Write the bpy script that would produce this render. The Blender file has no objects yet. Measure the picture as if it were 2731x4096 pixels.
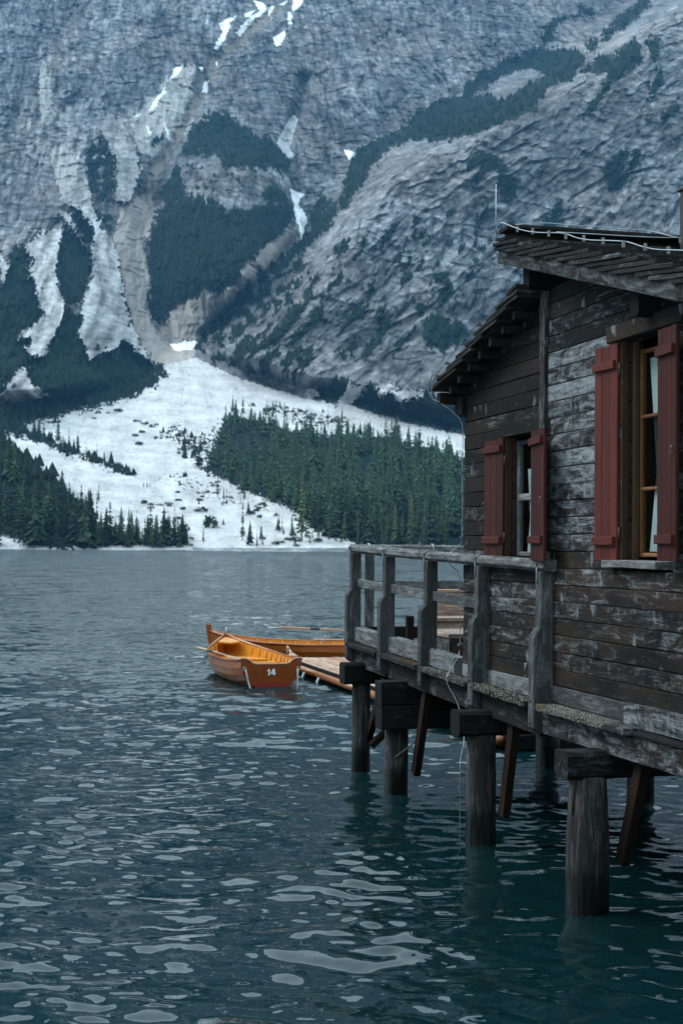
import bpy, math, random
import numpy as np
from mathutils import Vector, Matrix
random.seed(7)
rng = np.random.default_rng(11)
SC = bpy.context.scene
COL = SC.collection

# ------------------------------------------------------------------ camera, sky, sun, exposure
CAM_H = 2.65
PITCH = math.atan((2190 - 2048) / 5689.0)
ROLL = 0.0087
FWD = np.array([0, math.cos(PITCH), math.sin(PITCH)])
_U0 = np.array([0, -math.sin(PITCH), math.cos(PITCH)])
_R0 = np.array([1.0, 0, 0])
RGT = _R0 * math.cos(ROLL) + _U0 * math.sin(ROLL)
UPV = -_R0 * math.sin(ROLL) + _U0 * math.cos(ROLL)
cd = bpy.data.cameras.new('camera')
cam = bpy.data.objects.new('camera', cd)
COL.objects.link(cam)
SC.camera = cam
cd.sensor_fit = 'VERTICAL'
cd.sensor_height = 36.0
cd.lens = 50.0
cd.clip_start = 0.1
cd.clip_end = 12000.0
cd.dof.use_dof = True
cd.dof.focus_distance = 11.5
cd.dof.aperture_fstop = 5.0
cam.matrix_world = Matrix(((RGT[0], UPV[0], -FWD[0], 0), (RGT[1], UPV[1], -FWD[1], 0), (RGT[2], UPV[2], -FWD[2], CAM_H), (0, 0, 0, 1)))

SUN_EL, SUN_AZ = math.radians(46), math.radians(-78)      # azimuth measured from +Y, negative = to the west (left)
W = bpy.data.worlds.new('World')
SC.world = W
W.use_nodes = True
wn, wl = W.node_tree.nodes, W.node_tree.links
wn.clear()
wo = wn.new('ShaderNodeOutputWorld'); wb = wn.new('ShaderNodeBackground')
sky = wn.new('ShaderNodeTexSky'); sky.sky_type = 'NISHITA'; sky.sun_disc = False
sky.sun_elevation = SUN_EL; sky.sun_rotation = SUN_AZ
sky.air_density = 1.6; sky.dust_density = 2.0; sky.ozone_density = 3.0; sky.altitude = 1500
hs = wn.new('ShaderNodeHueSaturation'); hs.inputs['Saturation'].default_value = 0.75
oc = wn.new('ShaderNodeMixRGB'); oc.inputs[0].default_value = 0.72; oc.inputs[2].default_value = (10.2, 12.9, 13.6, 1)   # even cloud cover
wl.new(sky.outputs[0], hs.inputs['Color']); wl.new(hs.outputs[0], oc.inputs[1]); ctc = wn.new('ShaderNodeTexCoord'); cno = wn.new('ShaderNodeTexNoise'); cno.inputs['Scale'].default_value = 3.2; cno.inputs['Detail'].default_value = 5.0
cmr = wn.new('ShaderNodeMapRange'); cmr.inputs[1].default_value = .3; cmr.inputs[2].default_value = .7; cmr.inputs[3].default_value = .78; cmr.inputs[4].default_value = 1.22
cmu = wn.new('ShaderNodeMixRGB'); cmu.blend_type = 'MULTIPLY'; cmu.inputs[0].default_value = 1.0
wl.new(ctc.outputs['Generated'], cno.inputs['Vector']); wl.new(cno.outputs['Fac'], cmr.inputs[0]); wl.new(cmr.outputs[0], cmu.inputs[2]); wl.new(oc.outputs[0], cmu.inputs[1]); wl.new(cmu.outputs[0], wb.inputs[0]); wl.new(wb.outputs[0], wo.inputs[0])
wb.inputs[1].default_value = 0.12
sl = bpy.data.lights.new('sun', 'SUN')
sl.energy = 1.2; sl.angle = math.radians(20); sl.color = (1.0, 0.97, 0.93)
so = bpy.data.objects.new('sun', sl); COL.objects.link(so)
_sd = Vector((math.sin(SUN_AZ) * math.cos(SUN_EL), math.cos(SUN_AZ) * math.cos(SUN_EL), math.sin(SUN_EL)))
so.rotation_euler = _sd.to_track_quat('Z', 'Y').to_euler()
so.location = (0, 0, 60)
SC.view_settings.view_transform = 'Standard'
SC.view_settings.look = 'None'
SC.view_settings.gamma = 1.0
SC.view_settings.use_curve_mapping = False
SC.view_settings.exposure = 0.86
SC.render.engine = 'CYCLES'
SC.cycles.use_denoising = True
SC.cycles.max_bounces = 6
SC.cycles.volume_bounces = 0
SC.cycles.transparent_max_bounces = 8
SC.cycles.caustics_reflective = False
SC.cycles.caustics_refractive = False

# ------------------------------------------------------------------ survey frame
def ray(px, py):
    """unit-depth direction of a point of the photograph (2731 x 4096 px); used to survey bearings and elevations"""
    px = np.asarray(px, float); py = np.asarray(py, float)
    a = (px - 1365.5) / 5689.0; b = (2048.0 - py) / 5689.0
    return FWD[:, None] + RGT[:, None] * a.ravel() + UPV[:, None] * b.ravel()
A15 = math.radians(15.1)
UX = np.array([-math.sin(A15), math.cos(A15), 0.0])       # along the jetty, away from the shore
NX = np.array([-math.cos(A15), -math.sin(A15), 0.0])      # out over the water
T0 = 4.61
def P(s, t, z):
    v = s * UX + (t - T0) * NX
    return Vector((v[0], v[1], z))
ROTF = Matrix.Rotation(-(math.pi / 2 - A15), 4, 'Z')      # local x = -s, local y = -t
AX = Vector((-UX[0], -UX[1], 0)); AY = Vector((-NX[0], -NX[1], 0)); AZ = Vector((0, 0, 1))

# ------------------------------------------------------------------ object helpers
WM = {}
def put(ob, M, parent=None):
    WM[ob.name] = M
    if parent is not None:
        ob.parent = parent
        ob.matrix_basis = WM[parent.name].inverted() @ M
    else:
        ob.matrix_basis = M
    return ob
def tag(o, label=None, cat=None, group=None, kind=None):
    if label: o['label'] = label
    if cat: o['category'] = cat
    if group: o['group'] = group
    if kind: o['kind'] = kind
    return o
def empty(name, M, parent=None):
    o = bpy.data.objects.new(name, None)
    o.empty_display_size = 0.2
    COL.objects.link(o)
    return put(o, M, parent)
def mk(name, verts, faces, mat, M=None, parent=None, smooth=False, color=None):
    me = bpy.data.meshes.new(name)
    me.from_pydata([tuple(v) for v in verts], [], [tuple(f) for f in faces])
    if smooth:
        me.polygons.foreach_set('use_smooth', [True] * len(me.polygons))
    me.materials.append(mat)
    o = bpy.data.objects.new(name, me)
    COL.objects.link(o)
    if color: o.color = color
    return put(o, M if M is not None else Matrix.Identity(4), parent)
def frame(x, z_hint, origin):
    x = x.normalized(); y = z_hint.cross(x).normalized(); z = x.cross(y)
    return Matrix(((x[0], y[0], z[0], origin[0]), (x[1], y[1], z[1], origin[1]), (x[2], y[2], z[2], origin[2]), (0, 0, 0, 1)))
def bar_geo(L, Wd, Hh, bev=0.006, seg=2, jit=0.002, taper=None):
    """timber: a chamfered section swept along x with slightly uneven edges"""
    b = min(bev, Wd * .3, Hh * .3)
    w, h = Wd / 2, Hh / 2
    prof = [(-w + b, -h), (w - b, -h), (w, -h + b), (w, h - b), (w - b, h), (-w + b, h), (-w, h - b), (-w, -h + b)]
    V, F = [], []
    xs = [-L / 2 + L * i / seg for i in range(seg + 1)]
    for i, x in enumerate(xs):
        k = 1.0 if taper is None else taper[0] + (taper[1] - taper[0]) * i / seg
        oy, oz = random.uniform(-jit, jit), random.uniform(-jit, jit)
        for (y, z) in prof:
            V.append((x + random.uniform(-jit, jit) * .5, y * k + oy + random.uniform(-jit, jit) * .5, z * k + oz + random.uniform(-jit, jit) * .5))
    for i in range(seg):
        for j in range(8):
            a = i * 8 + j; c = i * 8 + (j + 1) % 8
            F.append((a, a + 8, c + 8, c))
    F.append(tuple(range(0, 8))); F.append(tuple(reversed(range(seg * 8, seg * 8 + 8))))
    return V, F
def bar(name, p0, p1, Wd, Hh, mat, parent, up=AZ, color=(.5, .5, .5, 1), **kw):
    d = p1 - p0
    V, F = bar_geo(d.length, Wd, Hh, **kw)
    return mk(name, V, F, mat, frame(d, up, (p0 + p1) / 2), parent, color=color)
def box(name, s0, s1, t0, t1, z0, z1, mat, parent, color=(.5, .5, .5, 1), along='s', **kw):
    """timber given by its extents along the jetty (s), outward (t) and up (z); along = grain direction"""
    sm, tm, zm = (s0 + s1) / 2, (t0 + t1) / 2, (z0 + z1) / 2
    ds, dt, dz = abs(s1 - s0), abs(t1 - t0), abs(z1 - z0)
    if along == 's':
        return bar(name, P(s1, tm, zm), P(s0, tm, zm), dt, dz, mat, parent, AZ, color, **kw)
    if along == 't':
        return bar(name, P(sm, t1, zm), P(sm, t0, zm), ds, dz, mat, parent, AZ, color, **kw)
    return bar(name, P(sm, tm, z0), P(sm, tm, z1), dt, ds, mat, parent, AX, color, **kw)
def tube(name, pts, r, mat, parent=None, n=6, color=None, rad=None, flat=1.0):
    pts = [Vector(p) for p in pts]
    V, F = [], []
    up = Vector((0.13, 0.21, 1)).normalized()
    for i, p in enumerate(pts):
        d = (pts[min(i + 1, len(pts) - 1)] - pts[max(i - 1, 0)]).normalized()
        x = d.cross(up)
        if x.length < .05: x = d.cross(Vector((1, 0, 0)))
        x.normalize(); y = x.cross(d)
        rr = r if rad is None else rad[i]
        for j in range(n):
            a = 2 * math.pi * j / n
            V.append(p + x * (math.cos(a) * rr) + y * (math.sin(a) * rr * flat))
    for i in range(len(pts) - 1):
        for j in range(n):
            a = i * n + j; c = i * n + (j + 1) % n
            F.append((a, c, c + n, a + n))
    F.append(tuple(reversed(range(n)))); F.append(tuple(range((len(pts) - 1) * n, len(pts) * n)))
    o0 = pts[0]
    M = Matrix.Translation(o0)
    return mk(name, [v - o0 for v in V], F, mat, M, parent, smooth=True, color=color)
def spline(pts, k=6):
    """Catmull-Rom through points"""
    pts = [Vector(p) for p in pts]
    q = [pts[0] * 2 - pts[1]] + pts + [pts[-1] * 2 - pts[-2]]
    out = []
    for i in range(1, len(q) - 2):
        a, b, c, d = q[i - 1], q[i], q[i + 1], q[i + 2]
        for j in range(k):
            t = j / k
            out.append(.5 * ((2 * b) + (c - a) * t + (2 * a - 5 * b + 4 * c - d) * t * t + (3 * b - a - 3 * c + d) * t ** 3))
    out.append(pts[-1])
    return out

# ------------------------------------------------------------------ materials
class NT:
    def __init__(s, name):
        s.m = bpy.data.materials.new(name); s.m.use_nodes = True
        s.n = s.m.node_tree.nodes; s.l = s.m.node_tree.links; s.n.clear()
        s.out = s.n.new('ShaderNodeOutputMaterial')
    def new(s, t, **kw):
        n = s.n.new('ShaderNode' + t)
        for k, v in kw.items(): setattr(n, k, v)
        return n
    def set(s, sock, v):
        if hasattr(v, 'is_output'): s.l.new(v, sock)
        elif isinstance(v, (tuple, list)) and len(v) == 3 and sock.type == 'RGBA': sock.default_value = (*v, 1)
        else: sock.default_value = v
    def math(s, op, a, b=0.0, c=0.0, clamp=False):
        n = s.new('Math', operation=op, use_clamp=clamp)
        s.set(n.inputs[0], a); s.set(n.inputs[1], b); s.set(n.inputs[2], c)
        return n.outputs[0]
    def vmath(s, op, a, b):
        n = s.new('VectorMath', operation=op); s.set(n.inputs[0], a); s.set(n.inputs[1], b); return n.outputs[0]
    def noise(s, v, scale=1.0, detail=3.0, rough=.55, dist=0.0):
        n = s.new('TexNoise'); s.set(n.inputs['Vector'], v)
        n.inputs['Scale'].default_value = scale; n.inputs['Detail'].default_value = detail
        n.inputs['Roughness'].default_value = rough; n.inputs['Distortion'].default_value = dist
        return n.outputs['Fac']
    def mr(s, v, a, b, c=0.0, d=1.0, smooth=True):
        n = s.new('MapRange', interpolation_type='SMOOTHSTEP' if smooth else 'LINEAR')
        s.set(n.inputs[0], v); s.set(n.inputs[1], a); s.set(n.inputs[2], b); s.set(n.inputs[3], c); s.set(n.inputs[4], d)
        return n.outputs[0]
    def mix(s, f, a, b, mode='MIX'):
        n = s.new('MixRGB', blend_type=mode); s.set(n.inputs[0], f); s.set(n.inputs[1], a); s.set(n.inputs[2], b); return n.outputs[0]
    def bsdf(s, col, rough=.8, bump=None, bstr=.4, bdist=.01, **kw):
        p = s.new('BsdfPrincipled'); s.set(p.inputs['Base Color'], col); s.set(p.inputs['Roughness'], rough)
        for k, v in kw.items(): s.set(p.inputs[k], v)
        if bump is not None:
            b = s.new('Bump'); b.inputs['Strength'].default_value = bstr; b.inputs['Distance'].default_value = bdist
            s.l.new(bump, b.inputs['Height']); s.l.new(b.outputs[0], p.inputs['Normal'])
        s.l.new(p.outputs[0], s.out.inputs[0])
        return p
    def objvec(s):
        tc = s.new('TexCoord'); oi = s.new('ObjectInfo')
        cb = s.new('CombineXYZ')
        s.set(cb.inputs[0], s.math('MULTIPLY', oi.outputs['Random'], 91.0))
        s.set(cb.inputs[1], s.math('MULTIPLY', oi.outputs['Random'], 57.0))
        s.set(cb.inputs[2], s.math('MULTIPLY', oi.outputs['Random'], 33.0))
        return s.vmath('ADD', tc.outputs['Object'], cb.outputs[0]), oi, tc

def wood(name, dark, brown, light, lo=.50, hi=.66, rough=.82, drip=.30, spec=.12, knots=0.0, gc=1.3):
    t = NT(name)
    v, oi, tc = t.objvec()
    sep = t.new('SeparateColor'); t.l.new(oi.outputs['Color'], sep.inputs[0])
    wear, brn, val = sep.outputs[0], sep.outputs[1], sep.outputs[2]
    wn_ = t.new('TexNoise'); t.set(wn_.inputs['Vector'], v); wn_.inputs['Scale'].default_value = 4.0; wn_.inputs['Detail'].default_value = 2.0
    wv_ = t.vmath('MULTIPLY', t.vmath('SUBTRACT', wn_.outputs['Color'], (.5, .5, .5)), (.22, .05, .05))
    vw = t.vmath('ADD', v, wv_)
    n1 = t.noise(t.vmath('MULTIPLY', vw, (3.2, 11, 11)), 1.0, 8, .70, 1.1)
    grain = t.noise(t.vmath('MULTIPLY', vw, (2.0, 58, 58)), 1.0, 4, .6, 1.2)
    n2 = t.noise(t.vmath('MULTIPLY', v, (1.3, 3, 3)), 1.0, 3, .5)
    dr = t.noise(t.vmath('MULTIPLY', vw, (34, 34, 3.0)), 1.0, 3, .6)
    m = t.math('ADD', n1, t.math('MULTIPLY', t.math('SUBTRACT', grain, .5), .34))
    m = t.math('ADD', m, t.math('MULTIPLY', t.math('SUBTRACT', dr, .5), drip))
    m = t.math('ADD', m, t.math('MULTIPLY', t.math('SUBTRACT', wear, .5), .62))
    m = t.mr(m, lo, hi)
    if knots:
        vo = t.new('TexVoronoi'); t.set(vo.inputs['Vector'], t.vmath('MULTIPLY', vw, (7.0, 7.0, 3.2))); vo.inputs['Scale'].default_value = 1.0
        sc_ = t.new('SeparateColor'); t.l.new(vo.outputs['Color'], sc_.inputs[0])
        kd = t.math('ADD', vo.outputs['Distance'], t.math('MULTIPLY', t.math('SUBTRACT', dr, .5), .25))
        kn = t.math('MULTIPLY', t.mr(kd, .30, .10), t.mr(sc_.outputs[0], .60, .72))
        m = t.math('MAXIMUM', m, t.math('MULTIPLY', kn, knots))
    base = t.mix(t.math('MULTIPLY', t.mr(n2, .3, .7), brn, clamp=True), dark, brown)
    g = t.math('ADD', t.math('MULTIPLY', grain, gc), 1 - gc * .5)
    base = t.mix(1.0, base, g, 'MULTIPLY')
    lt = t.mix(1.0, light, t.math('ADD', t.math('MULTIPLY', grain, gc * .8), 1 - gc * .4), 'MULTIPLY')
    col = t.mix(t.math('MULTIPLY', m, .92), base, lt)
    col = t.mix(1.0, col, t.math('MULTIPLY', val, 2.0), 'MULTIPLY')
    bh = t.math('ADD', grain, t.math('MULTIPLY', n1, .7))
    t.bsdf(col, rough, bh, .5, .006, **{'Specular IOR Level': spec})
    return t.m
M_wall = wood('weathered_wall_wood', (.0080, .0088, .0098), (.036, .0245, .0180), (.25, .27, .29), .46, .86, drip=.22, knots=.55)
M_grey = wood('silvered_wood', (.050, .053, .055), (.080, .060, .050), (.25, .258, .26), .36, .80, drip=.15, gc=.9)
M_dark = wood('dark_beam_wood', (.0095, .0102, .0110), (.030, .020, .014), (.125, .135, .145), .46, .84, drip=.15)
M_roof = wood('roof_shingle_wood', (.012, .0125, .0135), (.030, .022, .018), (.13, .14, .15), .48, .80, drip=.1)
M_brace = wood('brown_brace_wood', (.012, .008, .006), (.026, .0145, .009), (.05, .032, .02), .55, .8)
M_pont = wood('pontoon_wood', (.26, .14, .085), (.33, .16, .08), (.52, .40, .32), .45, .75, .6)
M_box = wood('pale_furniture_wood', (.30, .21, .17), (.36, .22, .13), (.55, .45, .40), .45, .75, .5)
M_red = wood('red_painted_wood', (.095, .0165, .012), (.135, .027, .018), (.16, .075, .062), .54, .78, .6, .20, .2, gc=1.5)
M_frameL = wood('light_window_wood', (.13, .055, .021), (.17, .072, .027), (.25, .15, .085), .5, .8, .5)
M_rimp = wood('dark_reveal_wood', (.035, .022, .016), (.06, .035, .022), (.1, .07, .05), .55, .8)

def varnish(name, c1, c2, rough=.28):
    t = NT(name)
    v, oi, tc = t.objvec()
    g = t.noise(t.vmath('MULTIPLY', v, (1.5, 30, 30)), 1.0, 4, .6, .5)
    n = t.noise(t.vmath('MULTIPLY', v, (1.2, 4, 4)), 1.0, 3)
    col = t.mix(t.mr(t.math('ADD', t.math('MULTIPLY', g, .6), t.math('MULTIPLY', n, .4)), .35, .65), c1, c2)
    t.bsdf(col, rough, g, .15, .003, **{'Coat Weight': .35, 'Coat Roughness': .12})
    return t.m
M_hull = varnish('varnished_hull', (.22, .050, .006), (.36, .098, .012))
M_inner = varnish('varnished_inside', (.56, .20, .014), (.68, .28, .026), .35)
M_tran = varnish('varnished_transom', (.17, .036, .007), (.26, .060, .011))
M_oar = varnish('oar_wood', (.34, .19, .11), (.46, .28, .17), .5)
M_orange = varnish('orange_fender_wood', (.22, .070, .013), (.31, .105, .020), .5)

def plain(name, col, rough=.6, metal=0.0, var=.25, sc=8.0, bump=None, **kw):
    t = NT(name)
    v, oi, tc = t.objvec()
    n = t.noise(t.vmath('MULTIPLY', v, (sc, sc, sc)), 1.0, 4)
    c = t.mix(1.0, col, t.math('ADD', t.math('MULTIPLY', n, var * 2), 1 - var), 'MULTIPLY')
    t.bsdf(c, rough, n if bump else None, .3, bump or .01, Metallic=metal, **kw)
    return t.m
M_wire = plain('galvanised_wire', (.30, .32, .34), .42, .8)
M_clip = plain('dull_metal', (.16, .165, .17), .55, .6)
M_strap = plain('strap_metal', (.34, .36, .38), .5, .5)
M_rust = plain('rusty_iron', (.07, .04, .03), .8, .2)
M_redp = plain('red_antifouling', (.25, .022, .018), .4)
M_white = plain('white_paint', (.82, .82, .82), .4, var=.05)
M_rope = plain('rope', (.55, .50, .44), .9, sc=60)
M_cloth = plain('curtain_cloth', (.72, .72, .73), .95, var=.12, sc=5)
M_black = plain('black_rubber', (.02, .02, .02), .6)
M_lichen = plain('lichen', (.20, .19, .125), .95, var=.6, sc=30)
M_lichenG = plain('grey_lichen', (.22, .225, .21), .95, var=.5, sc=30)
M_moss = plain('orange_moss', (.17, .085, .015), .95, var=.6, sc=30)
M_chim = plain('chimney_metal', (.03, .028, .027), .7, .2)

t = NT('window_glass')
gl = t.new('BsdfGlossy'); gl.inputs['Roughness'].default_value = .03; gl.inputs['Color'].default_value = (.9, .95, 1, 1)
tr = t.new('BsdfTransparent'); tr.inputs['Color'].default_value = (.82, .88, .88, 1)
fr = t.new('Fresnel'); gb_ = t.new('NewGeometry'); t.l.new(t.math('SUBTRACT', 1.52, t.math('MULTIPLY', gb_.outputs['Backfacing'], .862)), fr.inputs['IOR'])   # same glass from both sides
mx = t.new('MixShader'); t.l.new(fr.outputs[0], mx.inputs[0]); t.l.new(tr.outputs[0], mx.inputs[1]); t.l.new(gl.outputs[0], mx.inputs[2])
t.l.new(mx.outputs[0], t.out.inputs[0]); M_glass = t.m

def foliage(name, a, b):
    t = NT(name)
    v, oi, tc = t.objvec()
    n = t.noise(t.vmath('MULTIPLY', v, (.45, .45, .35)), 1.0, 4, .6)
    r = t.math('ADD', t.math('MULTIPLY', oi.outputs['Random'], .55), t.math('MULTIPLY', n, .6))
    t.bsdf(t.mix(t.mr(r, .25, .9), a, b), .9, **{'Specular IOR Level': .1})
    return t.m
M_fol = foliage('conifer_needles', (.008, .020, .014), (.046, .074, .036))
M_fol2 = foliage('light_conifer_needles', (.040, .066, .026), (.10, .105, .038))
M_bush = foliage('mountain_pine_needles', (.016, .032, .016), (.050, .066, .028))
M_scrub = foliage('scrub_needles', (.006, .015, .011), (.015, .027, .017))
M_bark = plain('bark', (.085, .07, .06), .95)
M_snag = plain('dead_bark', (.17, .16, .15), .95)

# pile wood: fissured, silvery above, soaked and dark near the water
t = NT('pile_wood')
v, oi, tc = t.objvec()
gr = t.noise(t.vmath('MULTIPLY', v, (46, 46, 2.6)), 1.0, 6, .72, .8)
nb = t.noise(t.vmath('MULTIPLY', v, (5, 5, 1.8)), 1.0, 4)
rs = t.noise(t.vmath('MULTIPLY', v, (14, 14, 4.5)), 1.0, 3)
sx = t.new('SeparateXYZ'); t.l.new(tc.outputs['Object'], sx.inputs[0])
c = t.mix(t.mr(t.math('ADD', t.math('MULTIPLY', gr, .60), t.math('MULTIPLY', nb, .40)), .46, .64), (.006, .006, .0065), (.13, .135, .14))
c = t.mix(t.math('MULTIPLY', t.mr(rs, .60, .70), .75), c, (.12, .045, .018))
wet = t.mr(t.math('ADD', sx.outputs[2], t.math('MULTIPLY', gr, .34)), .42, .58)
c = t.mix(1.0, c, t.math('ADD', t.math('MULTIPLY', wet, .82), .18), 'MULTIPLY')
t.bsdf(c, t.math('ADD', t.math('MULTIPLY', wet, .5), .3), gr, .9, .012); M_pile = t.m

# ------------------------------------------------------------------ numpy noise
_PERM = np.random.default_rng(3).permutation(4096).astype(np.int32)
_GA = np.random.default_rng(4).uniform(0, 2 * math.pi, 4096)
_GX, _GY = np.cos(_GA), np.sin(_GA)
def gnoise(x, y, seed=0):
    ix = np.floor(x); iy = np.floor(y); fx = x - ix; fy = y - iy
    ix = ix.astype(np.int32); iy = iy.astype(np.int32) + (seed * 131) % 4096
    ux = fx * fx * fx * (fx * (fx * 6 - 15) + 10); uy = fy * fy * fy * (fy * (fy * 6 - 15) + 10)
    p0 = _PERM[(ix + seed * 17) & 4095]; p1 = _PERM[(ix + 1 + seed * 17) & 4095]
    def g(p, oy, ox):
        h = _PERM[(p + iy + oy) & 4095]
        return _GX[h] * (fx - ox) + _GY[h] * (fy - oy)
    n0 = g(p0, 0, 0); n0 = n0 + (g(p1, 0, 1) - n0) * ux
    n1 = g(p0, 1, 0); n1 = n1 + (g(p1, 1, 1) - n1) * ux
    return (n0 + (n1 - n0) * uy) * 1.5
def fbm(x, y, seed=0, o=5, g=.5):
    a, f, s, n = 1.0, 1.0, 0.0, 0.0
    for i in range(o):
        s = s + a * gnoise(x * f + i * 17.3, y * f - i * 9.1, seed + i); n += a; a *= g; f *= 2.03
    return s / n
def ridged(x, y, seed=0, o=5, g=.55):
    a, f, s, n = 1.0, 1.0, 0.0, 0.0
    for i in range(o):
        s = s + a * (1 - np.abs(gnoise(x * f + i * 7.7, y * f + i * 3.3, seed + i)) * 2); n += a; a *= g; f *= 2.03
    return s / n
def sstep(a, b, x):
    t = np.clip((x - a) / (b - a), 0, 1); return t * t * (3 - 2 * t)
def inpoly(x, y, poly):
    p = np.asarray(poly, float); full = np.zeros(x.shape, bool)
    sel = np.nonzero((x > p[:, 0].min()) & (x < p[:, 0].max()) & (y > p[:, 1].min()) & (y < p[:, 1].max()))[0]
    if not len(sel): return full
    x = x[sel]; y = y[sel]
    r = np.zeros(x.shape, bool); j = len(p) - 1
    for i in range(len(p)):
        xi, yi, xj, yj = *p[i], *p[j]
        if yi != yj:
            r ^= ((yi > y) != (yj > y)) & (x < (xj - xi) * (y - yi) / (yj - yi) + xi)
        j = i
    full[sel] = r
    return full
def pdist(x, y, pl):
    """distance to a polyline and signed side (positive = below/right of its direction)"""
    best = np.full(x.shape, 1e9); side = np.zeros(x.shape)
    for (x0, y0), (x1, y1) in zip(pl[:-1], pl[1:]):
        dx, dy = x1 - x0, y1 - y0
        t = np.clip(((x - x0) * dx + (y - y0) * dy) / (dx * dx + dy * dy), 0, 1)
        d = np.hypot(x - x0 - t * dx, y - y0 - t * dy)
        sd = np.sign(dx * (y - y0) - dy * (x - x0))
        m = d < best
        best = np.where(m, d, best); side = np.where(m, sd, side)
    return best, side

# ------------------------------------------------------------------ the mountain: surveyed relief, bearings and elevations on a half-scale sheet (1568 x 2352)
K = 1.7417
za = lambda p: [(.4998 * x, .4998 * y) for x, y in p]
zb = lambda p: [(783.9 + .5002 * x, .5002 * y) for x, y in p]
zc = lambda p: [(574.2 + .3662 * x, 459.3 + .3662 * y) for x, y in p]
zq = lambda p: [(.4394 * x, 401.9 + .4394 * y) for x, y in p]
FAN_TOP = [(-4200, 700), (-900, 860), (-200, 930), (0, 948), (140, 945), (300, 905), (370, 850), (395, 800), (430, 815), (560, 872), (700, 915), (800, 930), (950, 975), (1065, 1000), (1568, 1100), (2400, 1190), (4200, 1230)]
SPUR = [(395, 860), (450, 790), (540, 700), (640, 600), (690, 545), (730, 450), (790, 385), (850, 325), (950, 270), (1100, 190), (1330, 70), (1500, -60), (1900, -420)]
GROVE_TOP = [(-4200, 760), (-800, 900), (-200, 975), (0, 1000), (60, 1045), (130, 1092), (200, 1152), (300, 1185), (430, 1215), (450, 1285)]
GULLY = [(690, -60), (650, 10), (575, 65), (515, 120), (480, 170), (455, 230), (425, 280), (395, 335), (360, 390), (335, 460), (320, 540), (325, 640), (360, 740), (400, 810)]
GULLY2 = [(700, 180), (680, 265), (655, 330), (668, 370), (680, 440), (690, 540), (640, 610), (560, 690), (470, 770)]

def y_at(pl, x):
    return np.interp(x, [p[0] for p in pl], [p[1] for p in pl])
def terrain(x, y):
    """x, y on the survey sheet -> depth along +Y in metres (smooth part)"""
    e = (1257.5 - y) / 3266.4
    R = np.interp(e, [-.05, 0, .010, .03, .08, .143, .25, .385, .55, .8], [800, 806, 850, 985, 1330, 1700, 2150, 2650, 3200, 3900])
    d, sgn = pdist(x, y, SPUR)
    sd = d * np.where(sgn > 0, 1, -1)
    above = sstep(0, 60, y_at(FAN_TOP, x) - y)
    w = sstep(-6, 120, sd) * above
    R = R - w * (140 + 420 * sstep(.10, .33, e))
    # the wooded knob in the middle and the wooded slope at the left
    k = np.exp(-(((x - 520) / 130) ** 2 + ((y - 520) / 190) ** 2) ** 2)
    R = R - 230 * k * (1 - w)
    k2 = sstep(20, -160, x - 330) * sstep(380, 700, y) * above
    R = R - 170 * k2
    g, _ = pdist(x, y, GULLY); R = R + 34 * np.exp(-(g / 20) ** 2) * (1 - w)
    g, _ = pdist(x, y, GULLY2); R = R + 60 * np.exp(-(g / 16) ** 2)
    # the grove bank at the near left shore
    gb = sstep(-4, 10, y - y_at(GROVE_TOP, x)) * sstep(470, 430, x)
    Rg = 800 + np.clip(1262 - y, 0, None) * .62
    R = R * (1 - gb) + np.minimum(R, Rg) * gb
    return R, w, e
def survey(x, y, R):
    d = ray(np.asarray(x) * K, np.asarray(y) * K)
    return np.stack([d[0] / d[1] * R, R * np.ones_like(d[0]), CAM_H + d[2] / d[1] * R], -1)

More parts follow.
